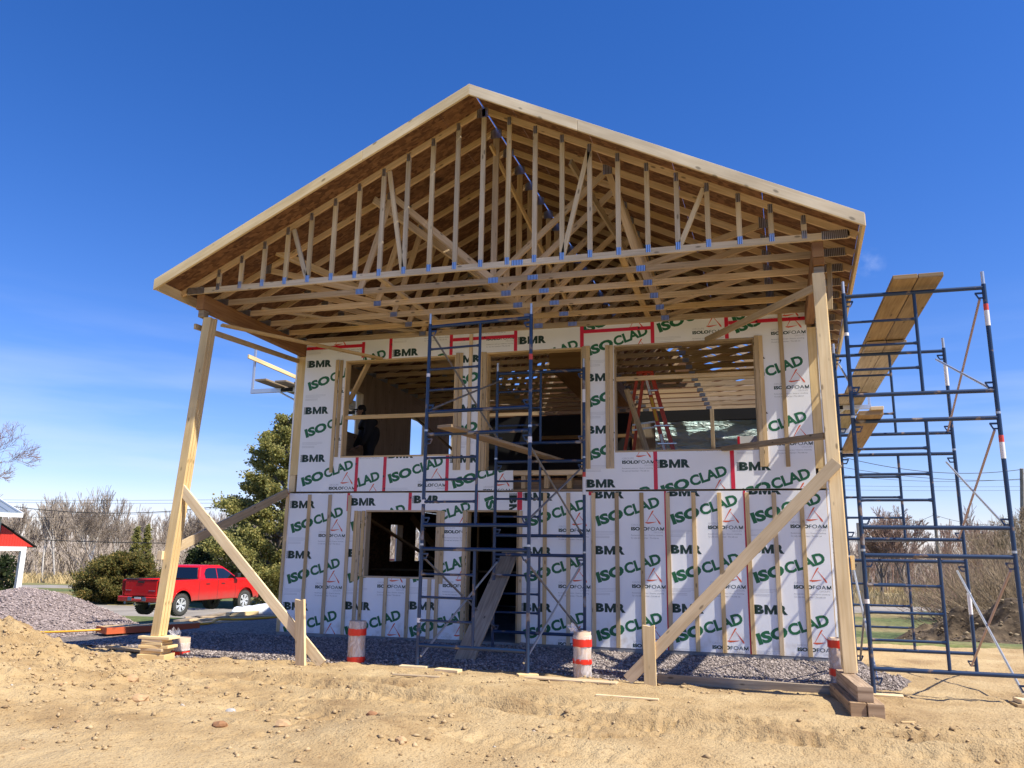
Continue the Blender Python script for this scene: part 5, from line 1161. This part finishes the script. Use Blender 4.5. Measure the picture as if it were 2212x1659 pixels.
heap("soil_pile", "large rough heap of dark topsoil beyond the right scaffold", "soil pile", 14.9, 8.9, 3.5, 2.8, 1.35, -.60, M['soil'], 5, 2.1, 170, 5000, M['soil_clod'], (.012, .06), 1.0)
rk = r_.rand(9, 2)
def boulder(label, x, y, s, mat):
    r = np.random.RandomState(int(abs(x * 97 + y * 13)) % 999); bm = bmesh.new(); bmesh.ops.create_icosphere(bm, subdivisions=2, radius=s)
    for v in bm.verts: v.co *= 1 + .35 * (r.rand() - .5); v.co.z *= .7; v.co.x *= 1.25
    me = bpy.data.meshes.new("rock"); bm.to_mesh(me); bm.free(); me.materials.append(mat); o = bpy.data.objects.new("rock", me); link(o); o.location = (x, y, float(sand_z(np.array([x]), np.array([y]))[0]) + s * .25); tag(o, label, "rock")
M['rock_red'] = new_mat("reddish_rock", (.30, .15, .07), .9); M['rock_tan'] = new_mat("tan_rock", (.46, .30, .16), .9); M['rock_gray'] = new_mat("gray_rock", (.42, .40, .38), .9)
for i, (x, y, s, mt, lb) in enumerate([(1.55, -5.35, .07, 'rock_tan', "tan rock on the crest of the sand mound nearest the left post"), (2.3, -6.1, .075, 'rock_tan', "largest tan rock on the face of the sand mound"), (3.55, -6.55, .055, 'rock_red', "dark reddish rock low on the sand mound"), (4.05, -6.35, .06, 'rock_tan', "pale orange rock just right of the dark reddish one"),
        (4.85, -6.25, .045, 'rock_red', "small brown rock on the flat sand at the foot of the little mound"), (5.35, -6.75, .04, 'rock_tan', "orange rock at the lower edge below the little mound"), (3.2, -5.9, .045, 'rock_gray', "rounded gray stone half buried in the mound face")]):
    boulder(lb, x, y, s, M[mt])

# ------------------------------------------------------------------ vegetation
def bark(name, c1, c2):
    m = new_mat(name, c1, .9); n = N(m, "ShaderNodeTexNoise"); n.inputs["Scale"].default_value = 2.5; n.inputs["Detail"].default_value = 5; Lk(m, coords(m, "Object", (3, 3, 1)), n.inputs[0]); r = ramp(m, [(.3, c1), (.7, c2)]); Lk(m, n.outputs[0], r.inputs[0]); Lk(m, r.outputs[0], BSDF(m).inputs["Base Color"]); return m
M['bark'] = bark("gray_brown_bark", (.12, .09, .07), (.26, .21, .17)); M['twig'] = bark("reddish_twigs", (.23, .145, .115), (.36, .25, .20)); M['birch'] = bark("pale_birch_bark", (.30, .27, .24), (.62, .59, .55)); M['wood_twig'] = bark("distant_twigs", (.25, .205, .165), (.42, .355, .295))
M['tan_twig'] = bark("tan_willow_twigs", (.20, .145, .09), (.35, .265, .175))
def bare_tree(seed, h, spread=.42, depth=5, trunk=.02, up=.35, split=(2, 4), first=.28, twig=1.0, sides=4):
    r = random.Random(seed); segs = []
    def grow(p, d, ln, rad, k):
        q = Vector(p); dd = Vector(d); n = 3 if k < 2 else 2
        for i in range(n):
            dd = (dd + Vector((r.gauss(0, .10), r.gauss(0, .10), r.gauss(.02, .05)))).normalized(); q2 = q + dd * ln / n; ra = rad * (1 - .45 * i / n); rb = rad * (1 - .45 * (i + 1) / n)
            segs.append((tuple(q), tuple(q2), ra, rb, k)); q = q2
            if k < depth and (i > 0 or k > 0):
                for j in range(r.randint(*split) if i == n - 1 else r.randint(1, 2)):
                    a = r.uniform(0, 6.28); t = dd.orthogonal().normalized(); t = Matrix.Rotation(a, 3, dd) @ t
                    nd = (dd * (1 - spread) + t * spread * r.uniform(.7, 1.3) + Vector((0, 0, up * .3))).normalized(); grow(q, nd, ln * r.uniform(.52, .72), rb * .55, k + 1)
    grow((0, 0, 0), (0, 0, 1), h * first, h * trunk, 0)
    return segs
def seg_arrays(segs, sides=4, rmin=.006):
    A = np.array([s[0] for s in segs]); B = np.array([s[1] for s in segs]); ra = np.maximum([s[2] for s in segs], rmin); rb = np.maximum([s[3] for s in segs], rmin * .8)
    d = B - A; d /= np.linalg.norm(d, axis=1)[:, None] + 1e-9; ref = np.where(np.abs(d[:, 2:3]) < .9, [[0, 0, 1]], [[1, 0, 0]]); u = np.cross(d, ref); u /= np.linalg.norm(u, axis=1)[:, None]; v = np.cross(d, u)
    V = []
    for P, rr in ((A, ra), (B, rb)):
        for k in range(sides): a = 2 * math.pi * k / sides; V.append(P + (u * math.cos(a) + v * math.sin(a)) * rr[:, None])
    V = np.stack(V, 1); n = len(segs); F = np.array([(k, (k + 1) % sides, sides + (k + 1) % sides, sides + k) for k in range(sides)]); F = (F[None] + (np.arange(n) * 2 * sides)[:, None, None]).reshape(-1, 4)
    return V.reshape(-1, 3), F
def tree_obj(name, label, cat, loc, segs, mats, cut=2, rmin=.008, group=None, sides=5, rot=0, part_name=("trunk", "crown")):
    t = thing(name, label, cat, loc, group); t.rotation_euler = (0, 0, rot)
    for nm, sel, mt in ((part_name[0], [s for s in segs if s[4] < cut], mats[0]), (part_name[1], [s for s in segs if s[4] >= cut], mats[1])):
        if sel:
            V, F = seg_arrays(sel, sides if nm == part_name[0] else 3, rmin); o = np_mesh(nm, V, F, mt, nm == part_name[0]); o.parent = t; WL[o.name] = Vector(loc)
    return t
# the wood far off on the left and behind: one mass
base = [seg_arrays(bare_tree(50 + i, 1.0, .22, 4, .010, .8, (2, 3), .37), 3, .0020) for i in range(7)]
wr = np.random.RandomState(21); Vs, Fs, n0 = [], [], 0
def wood_mass(name, n, line, hh, depth, mat, seed, back=0):
    global n0
    Vs, Fs, n0 = [], [], 0; r = np.random.RandomState(seed)
    for i in range(n):
        V, F = base[r.randint(7)]; t = r.rand(); (x0, y0), (x1, y1) = line; x = x0 + (x1 - x0) * t; y = y0 + (y1 - y0) * t; b = r.rand() ** 1.2 * depth; dx, dy = x - CAM.x, y - CAM.y; q = math.hypot(dx, dy); x += dx / q * b; y += dy / q * b
        h = hh * r.uniform(.6, 1.12) * (1.0 if r.rand() > .2 else .6); a = r.rand() * 6.28; c, s = math.cos(a), math.sin(a)
        zb = float(field_z(np.array([x]), np.array([y]))[0]); k = r.uniform(.85, 1.3)
        Vs.append(np.stack([(V[:, 0] * c - V[:, 1] * s) * h * k + x, (V[:, 0] * s + V[:, 1] * c) * h * k + y, V[:, 2] * h + zb - .2], 1)); Fs.append(F + n0); n0 += len(V)
    o = np_mesh(name, np.concatenate(Vs), np.concatenate(Fs), mat); o["kind"] = 'stuff'; return o
wood_mass("far_bare_wood", 380, ((-135, 45), (-18, 104)), 11.0, 34, M['wood_twig'], 1)
wood_mass("far_bare_wood", 110, ((-18, 104), (70, 100)), 8.5, 30, M['wood_twig'], 2)
# undergrowth below it
def brush(name, n, line, hh, depth, mat, seed, wd=.012, kind='stuff', per=22, spread=.5):
    r = np.random.RandomState(seed); V = []; F = []
    for i in range(n):
        t = r.rand(); (x0, y0), (x1, y1) = line; x = x0 + (x1 - x0) * t; y = y0 + (y1 - y0) * t; dx, dy = x - CAM.x, y - CAM.y; q = math.hypot(dx, dy); b = r.rand() * depth; x += dx / q * b; y += dy / q * b; zb = float(field_z(np.array([x]), np.array([y]))[0]) - .05
        for j in range(per):
            h = hh * r.uniform(.5, 1.1); ox, oy = r.normal(0, spread * h * .5, 2); bx, by = x + r.normal(0, spread * .5), y + r.normal(0, spread * .5); k = len(V); w = wd * r.uniform(.7, 1.5); nx, ny = -dy / q * w, dx / q * w
            mx, my = bx + ox * .35, by + oy * .35
            V += [(bx - nx, by - ny, zb), (bx + nx, by + ny, zb), (mx + nx * .8, my + ny * .8, zb + h * .6), (mx - nx * .8, my - ny * .8, zb + h * .6), (bx + ox + nx * .3, by + oy + ny * .3, zb + h), (bx + ox - nx * .3, by + oy - ny * .3, zb + h)]; F += [(k, k + 1, k + 2, k + 3), (k + 3, k + 2, k + 4, k + 5)]
    o = np_mesh(name, V, F, mat)
    if kind: o["kind"] = kind
    return o
brush("undergrowth", 900, ((-135, 44), (70, 100)), 4.6, 16, M['wood_twig'], 4, .035, per=16, spread=1.2)
M['straw'] = new_mat("dry_straw_grass", (.50, .38, .19), .9)
brush("dry_grass", 2600, ((-135, 40), (60, 84)), 1.0, 12, M['straw'], 5, .03, per=10, spread=.7)
brush("dry_grass", 500, ((12, 36), (40, 52)), .9, 14, M['straw'], 6, .02, per=14, spread=.5)
# pale birches and a dark larch standing out at the edge of the wood
def at_px(px, py, D):  # a point at depth D along the line of sight of a photo pixel (2212 px wide)
    return CAM + Fv * D + R2 * ((px - 1106) * D / 1700) + U2 * ((829.5 - py) * D / 1700)
def gnd(p): return (p.x, p.y, float(field_z(np.array([p.x]), np.array([p.y]))[0]) - .05)
for i, (px, h, lb) in enumerate([(92, 9.0, "leaning pale birch at the wood's edge right of the red gable porch"), (120, 9.8, "straight pale birch left of centre in the wood's edge"), (190, 9.5, "pale birch rising behind the round bush"), (208, 10.5, "pair birch with thin white trunk just right of the bush top"), (245, 9.5, "slim pale birch above the cedar cones")]):
    tree_obj("birch_tree", lb, "tree", gnd(at_px(px, 1245, 88)), bare_tree(300 + i, h * 1.1, .24, 4, .013, .8, (2, 3), .40), (M['birch'], M['wood_twig']), 2, .022, "birches at the edge of the wood", rot=i)
tree_obj("bare_tree", "dark twiggy bare tree rising at the wood's edge before the pale birches", "tree", gnd(at_px(172, 1245, 84)), bare_tree(77, 11.5, .42, 5, .016, .25, (2, 4), .3), (M['bark'], M['bark']), 2, .013)
tree_obj("bare_tree", "bare tree with upswept twigs behind the shed roof at the left border", "tree", (-35.7, 20.6, -1.6), bare_tree(91, 14.2, .42, 6, .014, .25, (2, 3), .30), (M['bark'], M['twig']), 3, .008)
# right-hand trees
tree_obj("bare_tree", "dark many-branched bare tree with reddish twigs beyond the road on the right", "tree", gnd(at_px(1965, 1288, 50)), bare_tree(12, 8.4, .36, 5, .020, .6, (2, 4), .29), (M['bark'], M['twig']), 2, .014)
tree_obj("bare_tree", "smaller reddish bare tree just beside the right porch post", "tree", gnd(at_px(1905, 1285, 52)), bare_tree(18, 8.0, .36, 5, .018, .6, (2, 4), .29), (M['bark'], M['twig']), 2, .014)
tree_obj("bare_tree", "tall thin bare tree behind the right utility pole", "tree", gnd(at_px(2160, 1290, 58)), bare_tree(25, 10.0, .40, 6, .014, .35, (2, 3), .26), (M['bark'], M['twig']), 3, .009)
tree_obj("bare_tree", "bare tree filling the right border behind the scaffold", "tree", gnd(at_px(2225, 1300, 44)), bare_tree(29, 9.5, .42, 6, .016, .35, (2, 3), .26), (M['bark'], M['tan_twig']), 3, .009)
def shrub(name, label, p, seed, n, h, rad, mat):
    r = random.Random(seed); segs = []
    for i in range(n):
        a = r.uniform(0, 6.28); el = r.uniform(.25, 1.4); L_ = h * r.uniform(.6, 1.1); d = Vector((math.cos(a) * math.cos(el), math.sin(a) * math.cos(el), math.sin(el))); q = Vector((r.gauss(0, rad * .3), r.gauss(0, rad * .3), 0)); rr = .011 * r.uniform(.6, 1.8) * r.uniform(.6, 1.7)
        for k in range(3):
            d = (d + Vector((r.gauss(0, .12), r.gauss(0, .12), r.gauss(.04, .08)))).normalized(); q2 = q + d * L_ / 3; segs.append((tuple(q), tuple(q2), rr, rr * .7, 1 if k == 0 else 3)); 
            for j in range(2):
                e = (d + Vector((r.gauss(0, .45), r.gauss(0, .45), r.gauss(.1, .3)))).normalized(); segs.append((tuple(q2), tuple(q2 + e * L_ * .22), rr * .5, rr * .3, 3))
            q = q2; rr *= .7
    return tree_obj(name, label, "shrub", p, segs, (M['bark'], mat), 2, .005, part_name=("stems", "crown"), sides=4)
shrub("willow_shrub", "dense tan bare shrub right behind the soil heap", gnd(at_px(2175, 1330, 27)), 3, 480, 3.1, 2.4, M['tan_twig'])
shrub("willow_shrub", "bare tan shrub at the right border behind the soil heap", gnd(at_px(2265, 1330, 24)), 4, 360, 3.4, 1.8, M['tan_twig'])
shrub("willow_shrub", "lower brown shrub left of the soil heap by the leaning pole", gnd(at_px(2085, 1318, 36)), 5, 380, 2.6, 2.0, M['twig'])
wood_mass("far_bare_wood", 55, ((18, 66), (70, 80)), 8.5, 22, M['twig'], 6)

# evergreen foliage made of many small sprays
def leafmat(name, stops):
    m = new_mat(name, (.06, .08, .02), .75); g = N(m, "ShaderNodeNewGeometry"); r = ramp(m, stops); Lk(m, g.outputs["Random Per Island"], r.inputs[0]); Lk(m, r.outputs[0], BSDF(m).inputs["Base Color"])
    b = BSDF(m); t = N(m, "ShaderNodeBsdfTranslucent"); Lk(m, r.outputs[0], t.inputs[0]); mx = N(m, "ShaderNodeMixShader"); mx.inputs[0].default_value = .5; out = [q for q in m.node_tree.nodes if q.type == 'OUTPUT_MATERIAL'][0]
    Lk(m, b.outputs[0], mx.inputs[1]); Lk(m, t.outputs[0], mx.inputs[2]); Lk(m, mx.outputs[0], out.inputs[0]); return m
M['cedar'] = leafmat("olive_cedar_sprays", [(0, (.13, .145, .04)), (.45, (.31, .31, .10)), (.8, (.46, .42, .14)), (1, (.52, .43, .15))])
M['bush'] = leafmat("bronze_green_bush_sprays", [(0, (.07, .085, .022)), (.5, (.17, .165, .045)), (.85, (.30, .23, .06)), (1, (.38, .24, .075))])
M['spruce'] = leafmat("dark_green_sprays", [(0, (.018, .032, .012)), (.6, (.04, .065, .02)), (1, (.08, .10, .03))])
def sprays(P, D, size, seed, k=3):
    """P points, D outward dirs: each spray is k crossed leaf blades"""
    r = np.random.RandomState(seed); n = len(P); V = []; 
    for j in range(k):
        d = D + r.normal(0, .45, (n, 3)); d /= np.linalg.norm(d, axis=1)[:, None]; u = np.cross(d, r.normal(0, 1, (n, 3))); u /= np.linalg.norm(u, axis=1)[:, None] + 1e-9
        s = size[:, None] * r.uniform(.6, 1.3, (n, 1)); o = P + r.normal(0, 1, (n, 3)) * size[:, None] * .45
        V.append(np.stack([o - u * s * .22, o + d * s * .45 - u * s * .38, o + d * s, o + d * s * .45 + u * s * .38, o + u * s * .22], 1))
    V = np.concatenate(V).reshape(-1, 3); F = np.arange(len(V)).reshape(-1, 5); return V, F
def evergreen(name, label, loc, profile, nlimb, per, size, mat, seed, group=None, trunk_r=.22, clump=.5, flat=.6):
    """profile(t) -> crown radius at height fraction t; returns tree with trunk, limbs and spray crown"""
    r = np.random.RandomState(seed); t = thing(name, label, "tree" if "tree" in name or "cedar" in name else "shrub", loc, group); P = []; Dn = []; tb = MB(); H = profile[0]
    segs = [((0, 0, 0), (0, 0, H * .5), trunk_r, trunk_r * .6, 0), ((0, 0, H * .5), (0, 0, H * .93), trunk_r * .6, .02, 0)]
    for i in range(nlimb):
        tt = profile[1] + (1 - profile[1]) * (i + r.rand()) / nlimb; R_ = profile[2](tt) * r.uniform(.55, 1.18); a = i * 2.399 + r.normal(0, .4); z = H * tt; ax, ay = math.cos(a), math.sin(a)
        tip = np.array([ax * R_, ay * R_, z + R_ * r.uniform(-.05, .25)]); b0 = np.array([0, 0, max(.1, z - R_ * .35)]); segs.append((tuple(b0), tuple(tip * .92 + b0 * .08), .045 + .02 * R_, .012, 1))
        m_ = max(3, int(per * (.3 + R_ / 2.2)))
        for q in range(m_):
            f_ = r.uniform(.35, 1.0) ** .7; c = b0 + (tip - b0) * f_; P.append(c + r.normal(0, clump * (.45 + .35 * R_ / 2), 3) * [1, 1, flat]); Dn.append(np.array([ax, ay, .35]) + r.normal(0, .5, 3))
    P = np.array(P); Dn = np.array(Dn); Dn /= np.linalg.norm(Dn, axis=1)[:, None]; ok = P[:, 2] > .05; P, Dn = P[ok], Dn[ok]
    V, F = sprays(P, Dn, size * (.7 + .6 * r.rand(len(P))), seed + 1); o = np_mesh("crown", V, F, mat); o.parent = t; WL[o.name] = Vector(loc)
    V, F = seg_arrays(segs, 6, .01); o = np_mesh("trunk", V, F, M['bark'], True); o.parent = t; WL[o.name] = Vector(loc); return t
ced = gnd(at_px(600, 1288, 43))
evergreen("cedar_tree", "tall olive green cedar tree rising behind the left corner of the house", ced, (10.6, .08, lambda t: 4.7 * min(1, (t + .06) / .26) * max(0.04, (1 - t)) ** .6), 150, 200, .115, M['cedar'], 5, None, .38, .22)
evergreen("cedar_tree", "small dense cedar half hidden at the foot of the tall one", gnd(at_px(585, 1285, 41)), (2.3, .05, lambda t: 1.0 * max(.05, 1 - t) ** .6), 40, 60, .09, M['cedar'], 8, None, .06, .25)
evergreen("round_bush", "big rounded bronze green evergreen bush behind the truck bed", gnd(at_px(262, 1288, 45)), (2.75, .03, lambda t: 2.25 * math.sqrt(max(.02, 1 - (t - .25) ** 2 / .60))), 150, 190, .085, M['bush'], 9, None, .1, .20)
evergreen("cone_cedar", "left of the two small pointed cedars behind the round bush", gnd(at_px(281, 1286, 50)), (4.5, .05, lambda t: .95 * max(.03, 1 - t)), 80, 90, .08, M['cedar'], 11, "pointed cedars behind the round bush", .08, .10)
evergreen("cone_cedar", "right and taller of the two small pointed cedars behind the round bush", gnd(at_px(304, 1286, 50.5)), (4.65, .05, lambda t: .9 * max(.03, 1 - t)), 80, 90, .08, M['cedar'], 12, "pointed cedars behind the round bush", .08, .10)
evergreen("dark_cedar", "very dark cedar standing right behind the truck cab", gnd(at_px(440, 1282, 47)), (3.95, .05, lambda t: 1.25 * max(.03, 1 - t) ** .55), 90, 110, .10, M['spruce'], 13, None, .08, .22)
evergreen("dark_cedar", "dark slender cedar left of the one behind the truck cab", gnd(at_px(410, 1282, 49)), (3.1, .05, lambda t: .95 * max(.03, 1 - t) ** .6), 70, 90, .10, M['spruce'], 14, None, .08, .2)
evergreen("garden_shrub", "small green shrub under the white porch post at the left border", gnd(at_px(8, 1245, 40)), (2.6, .03, lambda t: .8 * math.sqrt(max(.02, 1 - t))), 40, 24, .16, M['spruce'], 15, None, .06, .25)

# ------------------------------------------------------------------ shed with the red gable porch
M['metal_roof'] = new_mat("ribbed_steel_roof", (.42, .48, .52), .4, .6); M['gray_wall'] = new_mat("light_gray_wall", (.55, .56, .57), .7); M['white'] = new_mat("white_paint", (.80, .80, .80), .5); M['red_clad'] = new_mat("red_cladding", (.58, .035, .02), .5)
so = at_px(-4.5, 1178, 26); shed = thing("outbuilding", "white outbuilding with steel roof and red gabled porch at the left border", "outbuilding", (so.x, so.y, -1.25))
SR = Vector((.31, .95, 0)).normalized(); SB = Vector((-SR.y, SR.x, 0))     # along its front to the right, and back from it
SM = Matrix(((SR.x, SB.x, 0, 0), (SR.y, SB.y, 0, 0), (0, 0, 1, 0), (0, 0, 0, 1)))
def sbuild(m, name, mat):
    o = m.build(name, M[mat], shed, raw=True); return o
shed.rotation_euler = (0, 0, math.atan2(SR.y, SR.x)); GH = 1.25   # local z = height above the shed's floor
sbuild(MB().box(-7.0, 0, 0, 5.5, 0, 2.42 + GH), "wall", 'gray_wall')
m = MB(); m.prism([(-.42, 2.44 + GH), (2.75, 3.35 + GH), (5.9, 2.44 + GH), (5.9, 2.50 + GH), (2.75, 3.42 + GH), (-.42, 2.50 + GH)], -7.3, .42, plane='yz')
for k in range(26): xk = -7.25 + .302 * k; m.beam((xk, -.42, 2.515 + GH), (xk, 2.75, 3.435 + GH), .05, .035)
sbuild(m, "roof", 'metal_roof')
m = MB(); m.box(-7.3, .44, -.455, -.425, 2.34 + GH, 2.47 + GH); m.beam((.435, -.42, 2.42 + GH), (.435, 2.75, 3.33 + GH), .03, .16); sbuild(m, "fascia", 'white')
m = MB(); m.prism([(.02, 1.385 + GH), (1.12, 1.385 + GH), (.02, 2.07 + GH)], -.02, .03)
for k in range(12): xk = .07 + k * .085; m.box(xk, xk + .012, -.028, -.021, 1.40 + GH, max(1.41, 2.04 - (xk) * .62) + GH)
sbuild(m, "porch_gable", 'red_clad')
sbuild(MB().prism([(1.22, 1.36 + GH), (.02, 2.10 + GH), (.02, 2.14 + GH), (1.22, 1.40 + GH)], -.06, 4.0), "porch_roof", 'black')
sbuild(MB().box(-.12, .88, -.06, .05, 1.25 + GH, 1.384 + GH), "porch_beam", 'white')
for xk in (-.02, .80): sbuild(MB().box(xk - .08, xk + .08, -.07, .09, 0, 1.25 + GH), "porch_post", 'white')

# ------------------------------------------------------------------ utility poles and wires
M['pole'] = bark("weathered_pole", (.20, .17, .14), (.34, .30, .26)); M['wire'] = new_mat("black_wire", (.02, .02, .022), .6)
def pole(label, px0, py0, px1, py1, D):
    a = at_px(px0, py0, D); b = at_px(px1, py1, D); z = float(field_z(np.array([a.x]), np.array([a.y]))[0]); k = (z - .4 - b.z) / (a.z - b.z); a = b + (a - b) * k
    t = thing("utility_pole", label, "utility pole", tuple(a), "utility poles"); MB().tube(a, b, .15, .11, 10).build("pole_shaft", M['pole'], t)
    d = (b - a).normalized(); MB().beam(b - d * .35 - R2 * .02, b - d * .30 + R2 * .35, .07, .07).build("insulator_arm", M['pole'], t); return a, b
pole("leaning utility pole before the trees between the scaffold frames", 2037, 1290, 2018, 1108, 58)
pole("utility pole at the right border with wires on its top", 2212, 1300, 2207, 1012, 50)
def wire(label, a, b, sag, r=.018, n=24):
    a = Vector(a); b = Vector(b); P = [a.lerp(b, i / n) - Vector((0, 0, sag * 4 * (i / n) * (1 - i / n))) for i in range(n + 1)]
    o = MB().path(P, r, 5).build("overhead_wire", M['wire']); return tag(o, label, "wire", "overhead wires")
def wpx(label, p, q, Dp, Dq, sag, r=.02): wire(label, at_px(p[0], p[1], Dp), at_px(q[0], q[1], Dq), sag, r)
wpx("topmost thin wire above the wood on the left", (-60, 1079), (640, 1077), 62, 62, .1, .012); wpx("second thin wire above the wood on the left", (-60, 1084), (640, 1085), 62, 62, .1, .012)
wpx("thick sagging wire from the left border to the cedar", (20, 1093), (560, 1080), 60, 60, .75, .028); wpx("lower thin wire ending behind the cedar", (60, 1118), (620, 1082), 61, 61, .3, .010)
wpx("dark low wire crossing before the tree trunks from the porch", (90, 1166), (620, 1170), 50, 50, .15, .026)
wpx("upper wavy wire to the right border pole", (1700, 950), (2207, 1014), 46, 50, .9, .02); wpx("middle wire to the right border pole", (1700, 985), (2207, 1036), 46, 50, .5, .016); wpx("lower wire of the pair between the scaffold frames", (1700, 1010), (2230, 1032), 47, 52, .5, .012)
wpx("thin straight wire over the reddish tree", (1700, 1047), (2300, 1050), 60, 60, .1, .010); wpx("thin straight wire just below its twin over the reddish tree", (1700, 1056), (2300, 1058), 60, 60, .1, .010)
wpx("wire from the leaning pole to the left", (1700, 1150), (2018, 1112), 60, 58, .9, .014); wpx("wire from the leaning pole to the right", (2018, 1112), (2300, 1100), 58, 55, .9, .014)
wpx("low dark wire before the red twigs on the right", (1780, 1170), (1990, 1169), 45, 45, .02, .018)
# small utility meter post and wooden shed glimpse beside the right porch post
mt_ = thing("meter_post", "gray utility meter post with boxes beside the right porch post", "meter post", tuple(gnd(at_px(1868, 1285, 40)))); g_ = gnd(at_px(1868, 1285, 40))
MB().box(g_[0] - .14, g_[0] + .14, g_[1] - .1, g_[1] + .1, g_[2], g_[2] + 4.6).build("post", M['pole'], mt_); MB().box(g_[0] - .4, g_[0] - .05, g_[1] - .3, g_[1] - .1, g_[2] + 1.2, g_[2] + 2.6).build("meter_box", M['oldboard'], mt_)
# small sensor box nailed on the left post
vbox("nail_block", -.085, -.004, -3.19, -3.09, 1.26, 1.38, 'wood_new', house)
